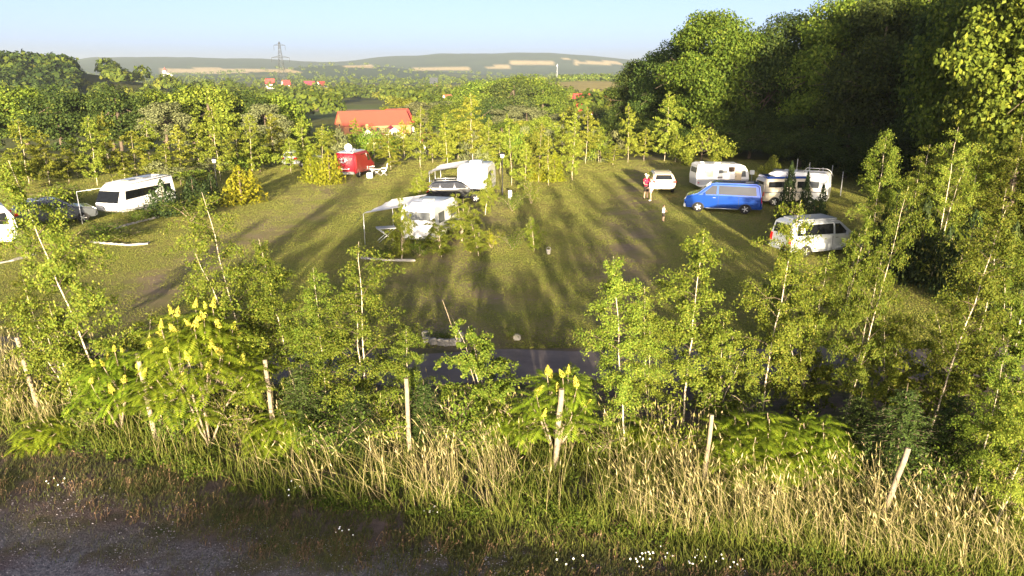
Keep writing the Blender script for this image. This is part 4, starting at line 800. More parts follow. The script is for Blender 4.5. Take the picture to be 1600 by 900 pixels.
# ------------------------------------------------------------------ vehicles
class Car:
    """side profile (x forward, z up) pushed out to a width that narrows above the belt line"""
    def __init__(s, name, label, cat, loc, rz, prof, Wd, zb, tin, paint, bev=.09, group=None):
        s.t = thing(name, label, cat, loc, rz, group); s.W = Wd; s.zb = zb; s.tin = tin; s.prof = prof; s.zt = max(z for _, z in prof)
        bm = bmesh.new(); A = [bm.verts.new((x, -Wd / 2, z)) for x, z in prof]; B = [bm.verts.new((x, Wd / 2, z)) for x, z in prof]; n = len(prof)
        bm.faces.new(A); bm.faces.new(B[::-1])
        for i in range(n): bm.faces.new((A[i], B[i], B[(i + 1) % n], A[(i + 1) % n]))
        bmesh.ops.recalc_face_normals(bm, faces=bm.faces)
        rim_ = [e for e in bm.edges if abs(e.verts[0].co.y - e.verts[1].co.y) < 1e-6]
        bmesh.ops.bevel(bm, geom=rim_, offset=bev, segments=3, affect='EDGES', clamp_overlap=True)
        bmesh.ops.bisect_plane(bm, geom=list(bm.verts) + list(bm.edges) + list(bm.faces), plane_co=(0, 0, zb), plane_no=(0, 0, 1))
        for v in bm.verts: v.co.y *= s.hw(v.co.z) / (Wd / 2)
        me = bpy.data.meshes.new('body'); bm.to_mesh(me); bm.free(); me.materials.append(M[paint])
        for p in me.polygons: p.use_smooth = True
        me.set_sharp_from_angle(angle=R(32)); s.body = link(bpy.data.objects.new('body', me), s.t)
    def hw(s, z): return s.W / 2 - s.tin * min(1, max(0, (z - s.zb) / (s.zt - s.zb)))
    def side(s, name, poly, m, sides=(-1, 1), out=.006, dep=.03, parent=None, label=None):
        for sd_ in sides:
            g = Geo(); a = [(x, sd_ * (s.hw(z) + out), z) for x, z in poly]; b = [(x, sd_ * (s.hw(z) - dep), z) for x, z in poly]; k = len(poly)
            g.mesh(np.array(a + b), [tuple(range(k)), tuple(range(2 * k - 1, k - 1, -1))] + [(i, k + i, k + (i + 1) % k, (i + 1) % k) for i in range(k)])
            o = g.obj(name, M[m], parent or s.t)
            bm = bmesh.new(); bm.from_mesh(o.data); bmesh.ops.recalc_face_normals(bm, faces=bm.faces); bm.to_mesh(o.data); bm.free()
            if label: o['label'] = label
        return o
    def end(s, name, p0, p1, y0, y1, m, out=.006, dep=.03, yr=None, parent=None):
        """panel on the profile edge p0-p1; y0,y1 half widths there, or yr=(ya,yb) an off-centre strip"""
        p0 = np.array(p0, float); p1 = np.array(p1, float); d = p1 - p0; nn = np.array([d[1], -d[0]]); nn /= np.linalg.norm(nn)
        c = np.array([np.mean([q[0] for q in s.prof]), np.mean([q[1] for q in s.prof])])
        if nn @ ((p0 + p1) / 2 - c) < 0: nn = -nn
        ya = (-y0, y0) if yr is None else yr; yb = (-y1, y1) if yr is None else yr
        F = lambda o_: [(p0[0] + nn[0] * o_, ya[0], p0[1] + nn[1] * o_), (p0[0] + nn[0] * o_, ya[1], p0[1] + nn[1] * o_), (p1[0] + nn[0] * o_, yb[1], p1[1] + nn[1] * o_), (p1[0] + nn[0] * o_, yb[0], p1[1] + nn[1] * o_)]
        g = Geo(); g.mesh(np.array(F(out) + F(-dep)), [(0, 1, 2, 3), (7, 6, 5, 4), (0, 4, 5, 1), (1, 5, 6, 2), (2, 6, 7, 3), (3, 7, 4, 0)]); o = g.obj(name, M[m], parent or s.t)
        bm = bmesh.new(); bm.from_mesh(o.data); bmesh.ops.recalc_face_normals(bm, faces=bm.faces); bm.to_mesh(o.data); bm.free(); return o
    def wheels(s, xs, r=.32, wd=.2, inset=.0, spokes=5, rim='rim'):
        for x in xs:
            for sd_ in (-1, 1):
                y = sd_ * (s.W / 2 - wd / 2 + .012 - inset)
                g = Geo(); yy = [-wd / 2, -wd / 2, -wd / 2 + .03, wd / 2 - .03, wd / 2, wd / 2]; rr = [r * .62, r * .93, r, r, r * .93, r * .62]
                a = np.arange(20) * 2 * np.pi / 20; g.grid(np.stack([np.stack([np.cos(a) * q, a * 0 + w_, np.sin(a) * q], -1) for w_, q in zip(yy, rr)]), 0, True)
                for e in (0, 5): g.NG.append((list(range(e * 20, e * 20 + 20)), 0))
                o = g.obj('wheel', M['tyre'], s.t, False); o.location = (x, y, r)
                g = Geo(); yo = sd_ * (wd / 2 + .006); g.tube([(0, yo - sd_ * .02, 0), (0, yo, 0)], [r * .6, r * .58], 20, 1)
                for q in range(spokes): th = q * 6.283 / spokes; g.box((math.cos(th) * r * .32, yo + sd_ * .008, math.sin(th) * r * .32), (r * .5, .02, r * .17), 0) if spokes else None
                if spokes:                                       # spokes turned in the wheel's own plane
                    g = Geo(); g.tube([(0, yo - sd_ * .02, 0), (0, yo, 0)], [r * .62, r * .62], 20, 1)
                    for q in range(spokes):
                        th = q * 6.283 / spokes; c_, s_ = math.cos(th), math.sin(th); w2 = r * .085
                        g.prism([(c_ * r * .08 - s_ * w2, yo + sd_ * .004, s_ * r * .08 + c_ * w2), (c_ * r * .6 - s_ * w2, yo + sd_ * .004, s_ * r * .6 + c_ * w2), (c_ * r * .6 + s_ * w2, yo + sd_ * .004, s_ * r * .6 - c_ * w2), (c_ * r * .08 + s_ * w2, yo + sd_ * .004, s_ * r * .08 - c_ * w2)], (0, sd_ * .014, 0), 0)
                    g.tube([(0, yo, 0), (0, yo + sd_ * .012, 0)], [r * .16, r * .14], 10, 0)
                g.obj('rim', [M[rim], M['black'] if spokes else M[rim]], o)
    def arches(s, xs, r=.40):
        for x in xs:
            a = np.linspace(0, math.pi, 11); s.side('wheel_arch', [(x + math.cos(q) * r, s.z0 + math.sin(q) * r * .93) for q in a], 'black', out=.003, dep=.12)
    def box(s, name, c, d, m, bev=.02, parent=None):
        g = Geo(); g.box(c, d); return bevel_mesh(g.obj(name, M[m], parent or s.t), bev)
    def bar(s, name, pts, rad, m, k=6, parent=None):
        g = Geo(); g.tube(pts, rad, k); return g.obj(name, M[m], parent or s.t, True)
def heading(a, b): return math.atan2(b[1] - a[1], b[0] - a[0])
def near_side(A, B, Wd):
    """A, B: ground pixels of the near side at the rear and the front wheel; gives centre, heading"""
    a, b = np.array(G(*A)), np.array(G(*B)); rz = heading(a, b); n = np.array([-math.sin(rz), math.cos(rz)])
    m = (a + b)[:2] / 2
    if n @ m < 0: n = -n
    c = m + n * Wd / 2; return (c[0], c[1], tz(c[0], c[1])), rz

# blue van: side on, nose to the left
VAN = [(-2.42, .32), (2.30, .28), (2.44, .45), (2.46, .78), (2.34, 1.02), (1.62, 1.24), (.80, 1.88), (.55, 1.95), (-2.05, 1.95), (-2.28, 1.84), (-2.40, 1.20), (-2.46, .62)]
def van(name, label, loc, rz, paint, glass='glass', group=None, side_mode='blue'):
    c = Car(name, label, 'van', loc, rz, VAN, 1.92, 1.12, .17, paint, .10, group); c.z0 = .28
    c.arches((1.55, -1.45), .41); c.wheels((1.55, -1.45), .335, .22)
    c.end('windscreen', (1.58, 1.27), (.86, 1.835), .76, .66, glass)
    c.side('front_window', [(1.30, 1.20), (.42, 1.20), (.42, 1.76), (.74, 1.76)], glass)
    c.side('side_window', [(.30, 1.22), (-2.10, 1.22), (-2.02, 1.76), (.30, 1.78)], glass)
    c.end('rear_window', (-2.395, 1.24), (-2.30, 1.76), .70, .62, glass)
    for sd_ in (-1, 1):
        yr = (sd_ * .80 - .09, sd_ * .80 + .09); c.end('tail_light', (-2.452, .74), (-2.405, 1.16), 0, 0, 'tail_red', yr=yr, out=.012)
        c.end('headlight', (2.445, .80), (2.345, 1.0), 0, 0, 'lamp_white', yr=(sd_ * .72 - .14, sd_ * .72 + .14), out=.012)
        m_ = c.box('mirror', (1.18, sd_ * 1.04, 1.22), (.12, .22, .22), paint, .03); m_['label'] = 'wing mirror' if 0 else 'mirror housing on the door'
        c.bar('sill_trim', [(-1.0, sd_ * .965, .30), (1.05, sd_ * .965, .30)], .022, 'alu')
    c.box('front_bumper', (2.42, 0, .42), (.16, 1.78, .26), 'alu' if side_mode == 'blue' else paint, .04); c.box('rear_bumper', (-2.44, 0, .45), (.12, 1.80, .22), paint, .04)
    c.box('number_plate', (-2.505, 0, .62), (.012, .5, .11), 'white_paint', .003)
    for x in (.28, -1.0): c.side('door_gap', [(x + .011, .36), (x - .011, .36), (x - .011, 1.10), (x + .011, 1.10)], 'black', out=.002, dep=.01)
    c.side('door_handle', [(.46, .98), (.64, .98), (.64, 1.02), (.46, 1.02)], 'trim', out=.02)
    return c
loc, rz = near_side((1166, 335), (1090, 331), 1.92); blue = van('camper_van', 'bright blue van parked side on in front of the open-door caravan', loc, rz, 'blue_paint')
for y in (-.7, .7): blue.bar('roof_rail', [(.3, y, 1.985), (-1.95, y, 1.985)], .022, 'black')
blue.box('roof_fin', (-1.6, 0, 1.985), (.5, .6, .05), 'trim', .015)
# silver van: rear corner towards the viewer
a = G(1229, 405); rz = R(18); c_, s_ = math.cos(rz), math.sin(rz)
loc = (a[0] + c_ * 2.44 - s_ * .9, a[1] + s_ * 2.44 + c_ * .9, 0)
silver = van('silver_van', 'silver van half hidden by birches, a round white sticker on its dark rear side window', loc, rz, 'silver_paint', 'tint', side_mode='s')
silver.t.scale = (.91, .91, .91); silver.box('pop_roof', (-.6, 0, 1.99), (2.6, 1.36, .10), 'silver_paint', .045)
th = np.linspace(0, 2 * math.pi, 25)[:-1]; silver.side('sticker', [(-1.72 + .17 * math.cos(q), 1.50 + .17 * math.sin(q)) for q in th], 'white_paint', sides=(-1,), out=.012, dep=.0, label='round white sticker on the rear side window')
silver.side('sticker_mark', [(-1.72 + .065 * math.cos(q) + .01, 1.50 + .085 * math.sin(q)) for q in th], 'trim', sides=(-1,), out=.016, dep=.0)
for z0, m_ in ((.92, 'amber'), (1.04, 'white_paint')): silver.end('lamp_segment', (-2.445, z0), (-2.435, z0 + .07), 0, 0, m_, yr=(-.87, -.73), out=.02)
# two-tone camper behind the blue van
a = G(1187, 322); c = Car('two_tone_camper', 'beige camper with dark blue roof squeezed between the blue van and the thujas', 'camper', (a[0] + 2.15, a[1] + .9, 0), R(4), [(-2.0, .35), (2.0, .35), (2.1, .9), (1.5, 1.15), (1.0, 1.9), (-1.85, 1.9), (-2.02, 1.7), (-2.06, .8)], 1.75, 1.15, .12, 'beige_paint', .09); c.z0 = .3
c.arches((1.25, -1.25), .37); c.wheels((1.25, -1.25), .3, .19); c.side('side_window', [(-1.75, 1.3), (.1, 1.3), (.1, 1.68), (-1.72, 1.68)], 'glass'); c.side('front_window', [(.3, 1.25), (1.25, 1.25), (.95, 1.68), (.3, 1.68)], 'glass'); c.end('rear_window', (-2.03, 1.25), (-2.02, 1.65), .65, .6, 'glass')
c.side('stripe', [(-1.98, .92), (1.95, .92), (1.95, 1.0), (-1.98, 1.0)], 'trim', out=.004); c.box('roof', (-.45, 0, 1.95), (2.9, 1.56, .16), 'blue_paint', .06)
for sd_ in (-1, 1): c.end('tail_light', (-2.055, .7), (-2.04, 1.0), 0, 0, 'tail_red', yr=(sd_ * .75 - .07, sd_ * .75 + .07), out=.01)
# tan hatchback seen from behind
a = G(1034, 303); SUVP = [(-2.05, .38), (2.05, .32), (2.2, .5), (2.18, .78), (1.95, .93), (1.05, 1.03), (.35, 1.50), (.05, 1.57), (-1.45, 1.55), (-1.75, 1.46), (-2.08, 1.02), (-2.16, .70)]
def estate(name, label, loc, rz, paint, Wd=1.78):
    c = Car(name, label, 'car', loc, rz, SUVP, Wd, 1.0, .2, paint, .10); c.z0 = .3; c.arches((1.35, -1.3), .37); c.wheels((1.35, -1.3), .31, .2)
    c.end('windscreen', (1.0, 1.065), (.40, 1.465), .70, .58, 'glass'); c.end('rear_window', (-2.03, 1.085), (-1.79, 1.40), .66, .56, 'glass')
    c.side('front_window', [(.78, 1.06), (-.10, 1.06), (-.10, 1.44), (.28, 1.42)], 'glass'); c.side('rear_side_window', [(-.20, 1.06), (-1.12, 1.06), (-1.12, 1.44), (-.20, 1.45)], 'glass'); c.side('quarter_window', [(-1.22, 1.08), (-1.86, 1.10), (-1.66, 1.38), (-1.22, 1.43)], 'glass')
    for sd_ in (-1, 1):
        c.end('tail_light', (-2.135, .80), (-2.09, 1.0), 0, 0, 'tail_red', yr=(sd_ * .72 - .15, sd_ * .72 + .15), out=.014); c.end('headlight', (2.17, .78), (1.97, .92), 0, 0, 'lamp_white', yr=(sd_ * .66 - .16, sd_ * .66 + .16), out=.012)
        c.box('tail_lamp_corner', (-2.02, sd_ * (Wd / 2 - .11), .92), (.24, .25, .20), 'tail_red', .04); c.box('mirror', (.82, sd_ * (Wd / 2 + .08), 1.10), (.12, .18, .13), paint, .03); c.box('reflector', (-2.13, sd_ * .66, .50), (.06, .24, .06), 'tail_red', .01)
        c.bar('roof_rail', [(.0, sd_ * .62, 1.585), (-1.4, sd_ * .62, 1.575)], .018, 'alu')
    c.box('rear_bumper', (-2.12, 0, .52), (.14, 1.66, .24), paint, .05); c.box('front_bumper', (2.16, 0, .48), (.14, 1.62, .24), paint, .05); c.box('number_plate', (-2.178, 0, .76), (.012, .5, .11), 'white_paint', .003)
    c.bar('exhaust', [(-2.1, .5, .33), (-2.22, .5, .33)], .03, 'steel'); return c
estate('hatchback_car', 'tan hatchback seen from behind next to the two standing adults', (a[0] + .2, a[1] + 2.1, 0), R(88), 'tan_paint')
loc, rz = near_side((688, 318), (740, 317), 1.8); estate('estate_car', 'glossy dark blue car parked in front of the caravan with the curtained window', loc, rz, 'dark_paint', 1.8)
loc, rz = near_side((62, 356), (122, 349), 1.8); estate('estate_car', 'dark grey estate car behind the tall leaning birch', loc, rz, 'grey_paint', 1.8)
# pale car glimpsed through the left birches
a = G(450, 268); estate('parked_car', 'pale silver car glimpsed between birches left of the golden conifers', (a[0], a[1] + 5, tz(a[0], a[1] + 5)), R(70), 'silver_paint', 1.75)

CARA = [(-2.25, .52), (-1.95, .36), (1.9, .36), (2.15, .55), (2.28, 1.05), (2.18, 1.65), (1.85, 2.18), (1.45, 2.36), (-1.85, 2.42), (-2.18, 2.30), (-2.30, 1.3)]
def caravan(label, loc, rz, L=4.6, Wd=2.1, paint='white_paint', name='caravan', prof=None, group='white caravans on the pitches'):
    k = L / 4.6; pr = [(x * k, z) for x, z in (prof or CARA)]
    c = Car(name, label, 'caravan', loc, rz, pr, Wd, 1.0, .06, paint, .11, group); c.k = k; c.z0 = .34
    c.arches((-.1,), .36); c.wheels((-.1,), .3, .18, .03, 0)
    c.bar('drawbar', [(2.1 * k, -.5, .42), (2.1 * k + .95, 0, .42), (2.1 * k, .5, .42)], .04, 'steel'); c.bar('jockey_wheel', [(2.1 * k + .8, .08, .75), (2.1 * k + .8, .08, .06)], .035, 'steel')
    c.side('skirt_stripe', [(-2.2 * k, 1.0), (2.2 * k, 1.0), (2.2 * k, 1.035), (-2.2 * k, 1.035)], 'trim', out=.004, dep=.0)
    for x in (-1.0, .45, 1.2): c.side('panel_seam', [(x * k + .008, .5), (x * k - .008, .5), (x * k - .008, .99), (x * k + .008, .99)], 'trim', out=.003, dep=.0)
    for sd_ in (-1, 1): c.box('marker_light', (-2.1 * k, sd_ * (Wd / 2 + .006), .75), (.14, .03, .07), 'tail_red', .005)
    c.box('roof_hatch', (-.3, 0, 2.43), (.55, .55, .09), 'cream_paint', .03); c.box('roof_hatch', (-1.5, .3, 2.46), (.38, .38, .07), 'cream_paint', .02)
    return c
def end_windows(c, m='caravan_glass', front=True, rear=True):
    k = c.k
    if rear: c.end('end_window', (-2.285 * k, 1.32), (-2.215 * k, 2.05), .78, .76, m); c.side
    if front: c.end('end_window', (2.262 * k, 1.22), (2.185 * k, 1.63), .80, .80, m)
# open-door caravan
loc, rz = near_side((1086, 299), (1172, 298), 2.1); c = caravan('white caravan with its door standing open behind the blue van', loc, rz, 4.6); c.t.scale = (.93, .93, .87)
k = c.k; s1 = (-1,)
c.side('side_window', [(-1.75 * k, 1.28), (-.88 * k, 1.28), (-.88 * k, 1.88), (-1.75 * k, 1.88)], 'curtain', sides=s1); c.side('side_window', [(-.42 * k, 1.58), (.34 * k, 1.58), (.34 * k, 1.86), (-.42 * k, 1.86)], 'caravan_glass', sides=s1); c.side('side_window', [(1.35 * k, 1.25), (1.95 * k, 1.25), (1.88 * k, 1.82), (1.35 * k, 1.82)], 'caravan_glass', sides=s1)
c.side('doorway', [(.42 * k, .55), (.95 * k, .55), (.95 * k, 2.12), (.42 * k, 2.12)], 'inside', sides=s1, out=.005, label='dark open doorway')
g = Geo(); g.box((.0, -.02, 1.34), (.52, .05, 1.55)); d = bevel_mesh(g.obj('door', M['door_wood'], c.t), .015); d.location = (1.25 * k, -1.10, 0); d.rotation_euler = (0, 0, R(-8)); d['label'] = 'open caravan door showing its tan inner side'
g = Geo(); g.box((-.2, -.06, 1.3), (.03, .04, .14)); g.obj('door_handle', M['black'], d)
c.side('lower_band', [(-2.2 * k, .55), (.40 * k, .55), (.40 * k, .98), (-2.24 * k, .98)], 'silver_paint', sides=s1, out=.003); c.box('vent', (-.3 * k, -1.05, 1.22), (.42, .02, .12), 'trim', .005); end_windows(c, rear=True)
# awning caravan in the middle, end on
def end_on(A, B, L, rz):
    """A,B ground pixels of the corners of the end that faces the viewer; the box runs away from it"""
    a, b = np.array(G(*A)), np.array(G(*B)); m = (a + b)[:2] / 2; return (m[0] + math.cos(rz) * L / 2, m[1] + math.sin(rz) * L / 2, 0)
def awning(name, label, pts, poles, drop=.0, cols='canvas'):
    """cloth sheet between four corner points (two on the caravan roof edge, two outer), on poles"""
    P = [np.array(p, float) for p in pts]; n = 9; s_ = np.linspace(0, 1, n); S, T = np.meshgrid(s_, s_)
    Q = (P[0] * ((1 - S) * (1 - T))[..., None] + P[1] * (S * (1 - T))[..., None] + P[2] * (S * T)[..., None] + P[3] * ((1 - S) * T)[..., None]); Q[..., 2] -= .16 * np.sin(S * np.pi) * np.sin(T * np.pi * .9) + .03 * np.sin(S * 19)
    base = np.array([P[2][0], P[2][1], tz(P[2][0], P[2][1])]); t = thing(name, label, 'awning', base)
    g = Geo(); g.grid(Q - base); g.grid((Q - base)[:, ::-1] - np.array([0, 0, .012])); g.obj('canopy', M[cols], t, True)
    if drop:
        e = Q[-1] - base; g = Geo(); g.grid(np.stack([e, e - np.array([0, 0, drop])])); g.obj('valance', M[cols], t, True)
    for (x, y, z) in poles:
        g = Geo(); g.tube([(x - base[0], y - base[1], 0), (x - base[0], y - base[1], z)], .022, 6); g.obj('pole', M['alu'], t, True)
    return t, base
rz = R(84); loc = end_on((716, 312), (760, 312), 5.0, rz); c = caravan('white caravan with curtained end window, behind the dark blue car', loc, rz, 5.0, 2.25); c.side('side_window', [(-1.6, 1.3), (-.4, 1.3), (-.4, 1.9), (-1.6, 1.9)], 'caravan_glass', sides=(-1,)); end_windows(c, 'curtain')
c.box('roof_box', (.3, .1, 2.47), (1.0, .9, .16), 'alu', .04)
Ml = Matrix.Rotation(rz, 3, 'Z')
def loc2(c, p): q = c.t.matrix_basis @ Vector(p) if 0 else (Matrix.Translation(c.t.location) @ Matrix.Rotation(c.t.rotation_euler.z, 4, 'Z')) @ Vector(p); return (q.x, q.y, q.z)
A = [loc2(c, (2.0, 1.02, 2.36)), loc2(c, (-2.2, 1.02, 2.34)), loc2(c, (-2.5, 3.2, 2.0)), loc2(c, (2.2, 3.3, 1.95))]
awning('awning', 'wide white awning stretched left of the curtained caravan', A, [(*loc2(c, (-2.45, 3.15, 0))[:2], 1.98), (*loc2(c, (2.15, 3.25, 0))[:2], 1.93), (*loc2(c, (-.2, 3.2, 0))[:2], 1.85)], .22)
# front caravan
rz = R(76); loc = end_on((622, 387), (681, 389), 4.6, rz); front_c = c = caravan('white caravan nearest the lane, birch twigs before its end window', loc, rz, 4.6, 2.05); end_windows(c); c.t.scale = (.94, .94, .92)
c.side('side_window', [(-1.5, 1.3), (-.5, 1.3), (-.5, 1.9), (-1.5, 1.9)], 'caravan_glass', sides=(-1,)); c.side('side_window', [(.6, 1.3), (1.5, 1.3), (1.5, 1.9), (.6, 1.9)], 'caravan_glass', sides=(-1,)); c.box('gas_locker', (2.35, 0, .7), (.5, 1.3, .5), 'white_paint', .05)
A = [loc2(c, (2.0, .95, 2.16)), loc2(c, (-2.1, .95, 2.12)), loc2(c, (-2.2, 3.0, 1.72)), loc2(c, (1.9, 3.1, 1.80))]
t, base = awning('canopy_awning', 'plain white canopy held out left of the nearest caravan over the camping table', A, [(*loc2(c, (-2.2, 3.0, 0))[:2], 1.70), (*loc2(c, (1.88, 3.08, 0))[:2], 1.78)], 0)
p = np.array(A[2]) - base
for q in ((-1.3, -.9, 0), (-1.5, .6, 0)): g = Geo(); g.tube([p, np.array(q)], .008, 4); g.obj('guy_rope', M['black'], t)
def folding_table(u, v, label, top='alu', s=1.0, rz=.3):
    x, y, z = G(u, v); t = thing('folding_table', label, 'table', (x, y, z), rz); t.scale = (s, s, s)
    g = Geo(); g.box((0, 0, .70), (.95, .62, .035)); bevel_mesh(g.obj('tabletop', M[top], t), .01)
    for yy in (-.24, .24):
        for a_, b_ in ((-.42, .42), (.42, -.42)): g = Geo(); g.tube([(a_, yy, 0), (b_, yy, .68)], .016, 6); g.obj('leg', M['alu'], t, True)
folding_table(604, 377, 'folding table with crossed legs under the white canopy', 'steel', 1.1)
# left camper with panoramic dark glass
rz = R(74) + math.pi; PR = [(-3.0, .5), (-2.8, .36), (2.35, .36), (2.72, .52), (2.84, .80), (2.83, 1.08), (2.33, 2.06), (1.85, 2.42), (.9, 2.56), (-2.6, 2.62), (-2.95, 2.5), (-3.06, 1.3)]
a, b = np.array(G(143, 342)), np.array(G(188, 340)); m = (a + b)[:2] / 2; dirv = np.array([math.cos(rz), math.sin(rz)]); ctr = m - dirv * 2.72
c = Car('camper', 'large white rounded camper with wraparound dark front and side glass', 'camper', (ctr[0], ctr[1], 0), rz, PR, 2.15, 1.1, .10, 'white_paint', .16); c.z0 = .34; c.t.scale = (.90, .90, .82)
c.arches((.3, -.5), .36); c.wheels((.3, -.5), .3, .18, .02, 0); c.end('windscreen', (2.80, 1.14), (2.36, 2.0), .95, .87, 'tint', dep=.04)
c.side('side_window', [(2.1, 1.30), (1.98, 1.98), (-1.35, 1.98), (-1.2, 1.72), (-.7, 1.50), (.3, 1.36)], 'tint'); c.side('rear_side_window', [(-1.75, 1.3), (-2.5, 1.3), (-2.5, 1.98), (-1.75, 1.98)], 'tint')
c.bar('awning_rail', [(1.6, 1.0, 2.47), (-2.75, 1.0, 2.60)], .035, 'trim'); c.bar('awning_rail', [(1.6, -1.0, 2.47), (-2.75, -1.0, 2.60)], .035, 'trim')
for x in (.5, -.9): c.box('roof_hatch', (x, 0, 2.63), (.7, .7, .09), 'caravan_glass', .03)
c.box('roof_hatch', (-2.1, .1, 2.67), (.4, .4, .07), 'white_paint', .02); c.end('number_plate', (2.80, .72), (2.82, .80), .3, .3, 'trim', out=.02); c.bar('bumper_trim', [(2.84, -.85, .55), (2.9, 0, .55), (2.84, .85, .55)], .03, 'trim')
for sd_ in (-1, 1): c.end('headlight', (2.82, .70), (2.838, .79), 0, 0, 'lamp_white', yr=(sd_ * .82 - .1, sd_ * .82 + .1), out=.01); c.side('lower_trim', [(-2.0, .44), (1.6, .44), (1.3, .58), (-2.0, .52)], 'trim', sides=(sd_,), out=.004)
a = loc2(c, (2.3, 1.15, 0)); t = thing('pole_stand', 'thin white pole stand left of the large rounded camper', 'pole stand', a)
x1 = G(129, 350); z2 = H(121, 330, 293); g = Geo(); g.tube([(x1[0] - a[0], x1[1] - a[1], 0), (x1[0] - a[0] - .35, x1[1] - a[1] + .5, 1.9)], .022, 6); g.obj('pole', M['alu'], t, True)
g = Geo(); g.tube([(x1[0] - a[0] - .35, x1[1] - a[1] + .5, 1.9), (-.15, -.3, 2.1)], .022, 6); g.obj('crossbar', M['alu'], t, True)
# caravan cut by the left frame
rz = R(38); a = G(33, 386); c = caravan('white caravan cut by the left frame edge, dark window on its side', (a[0] - math.cos(rz) * 2.2 - 0.55, a[1] - math.sin(rz) * 2.2 + .75, 0), rz, 4.4, 2.0); c.side('side_window', [(.9, 1.3), (1.85, 1.3), (1.78, 1.9), (.9, 1.9)], 'glass', sides=(-1, 1)); c.side('side_window', [(-1.6, 1.3), (-.4, 1.3), (-.4, 1.9), (-1.6, 1.9)], 'glass', sides=(-1, 1)); end_windows(c)
# motorhome behind the thujas
MH = [(-2.85, .45), (2.6, .40), (2.78, .8), (2.62, 1.2), (2.2, 1.5), (1.95, 2.1), (1.5, 2.55), (1.0, 2.72), (-2.55, 2.72), (-2.82, 2.5), (-2.92, 1.2)]
loc, rz = near_side((1268, 322), (1190, 316), 2.2); c = Car('motorhome',  'white motorhome with sloping nose and roof rack half hidden by thujas', 'motorhome', loc, rz, MH, 2.2, 1.2, .08, 'white_paint', .14); c.z0 = .36; c.t.scale = (.90, .90, .82)
c.arches((1.75, -1.6), .42); c.wheels((1.75, -1.6), .34, .22, .0, 0); c.end('windscreen', (2.17, 1.55), (1.98, 2.05), .85, .8, 'glass'); c.side('cab_window', [(1.85, 1.45), (1.15, 1.45), (1.15, 1.95), (1.75, 1.95)], 'glass'); c.side('side_window', [(.4, 1.5), (-.6, 1.5), (-.6, 2.05), (.4, 2.05)], 'caravan_glass'); c.side('side_window', [(-1.3, 1.5), (-2.2, 1.5), (-2.2, 2.05), (-1.3, 2.05)], 'caravan_glass')
c.box('roof_hatch', (1.0, -.3, 2.75), (.8, .5, .08), 'glass', .02); c.box('roof_hatch', (-.7, 0, 2.76), (.6, .6, .09), 'trim', .02)
for y in (-.85, .85): c.bar('roof_rack', [(-.9, y, 2.74), (-1.0, y, 2.92), (-2.5, y, 2.92), (-2.75, y, 2.74), (-2.98, y, 2.35)], .022, 'alu')
for x in (-1.3, -2.0): c.bar('rack_bar', [(x, -.85, 2.92), (x, .85, 2.92)], .018, 'alu')
c.bar('ladder', [(-2.96, .55, .8), (-2.96, .55, 2.5)], .018, 'alu'); c.bar('ladder', [(-2.96, .85, .8), (-2.96, .85, 2.5)], .018, 'alu'); c.side('stripe', [(-2.8, 1.12), (2.5, 1.12), (2.4, 1.2), (-2.8, 1.2)], 'trim', out=.004, dep=0)
# red camper van with white graphics on its rear and an open side door
RV_ = [(-2.3, .38), (2.3, .34), (2.45, .6), (2.40, .95), (1.85, 1.2), (1.25, 2.0), (.9, 2.16), (-2.15, 2.2), (-2.28, 2.05), (-2.36, .8)]
rz = R(80); a = G(540, 279); loc = (a[0] + math.cos(rz) * 2.3, a[1] + math.sin(rz) * 2.3, 0); c = Car('red_van', 'dark red van with white drawing on its rear and open sliding door', 'van', loc, rz, RV_, 1.95, 1.2, .12, 'red_paint', .10); c.z0 = .3
c.arches((1.5, -1.45), .40); c.wheels((1.5, -1.45), .33, .21); c.end('windscreen', (1.82, 1.25), (1.28, 1.95), .78, .68, 'glass'); c.side('front_window', [(1.45, 1.28), (.75, 1.28), (.75, 1.85), (1.1, 1.85)], 'glass'); c.side('doorway', [(.55, .5), (-.75, .5), (-.75, 1.98), (.55, 1.98)], 'inside', sides=(-1,), out=.004, label='dark open sliding door')
c.side('side_window', [(.3, 1.3), (-1.9, 1.3), (-1.9, 1.85), (.3, 1.85)], 'glass', sides=(1,)); c.side('sliding_door', [(-.85, .5), (-2.05, .5), (-2.05, 1.98), (-.85, 1.98)], 'red_paint', sides=(-1,), out=.07, dep=-.03); c.side('door_pillar', [(.68, .5), (.56, .5), (.56, 1.98), (.68, 1.98)], 'alu', sides=(-1,), out=.02)
for i in range(26):
    a0 = i * 6.283 / 26 + rng.normal() * .1; r0, r1 = .12, rng.uniform(.28, .55); w_ = rng.uniform(.018, .045); z_, y_ = 1.55, .1
    q = [(math.cos(a0) * r0 - math.sin(a0) * w_, math.sin(a0) * r0 + math.cos(a0) * w_), (math.cos(a0) * r1, math.sin(a0) * r1 * .72), (math.cos(a0) * r0 + math.sin(a0) * w_, math.sin(a0) * r0 - math.cos(a0) * w_)]
    if i == 0: gg = Geo()
    gg.mesh(np.array([(-2.36 + .0645 * (z_ + b_ - .8) - .012, y_ + a_, z_ + b_) for a_, b_ in q]), [(0, 1, 2)])
o = gg.obj('white_drawing', M['white_paint'], c.t); o['label'] = 'spiky white drawing on the rear doors'
c.end('plate_frame', (-2.36, .78), (-2.32, 1.08), .0, .0, 'white_paint', yr=(-.42, .32), out=.010); c.end('plate_field', (-2.36, .83), (-2.325, 1.02), 0, 0, 'red_paint', yr=(-.3, .2), out=.016)
for sd_ in (-1, 1): c.end('tail_light', (-2.35, .75), (-2.31, 1.15), 0, 0, 'tail_red', yr=(sd_ * .84 - .07, sd_ * .84 + .07), out=.012)
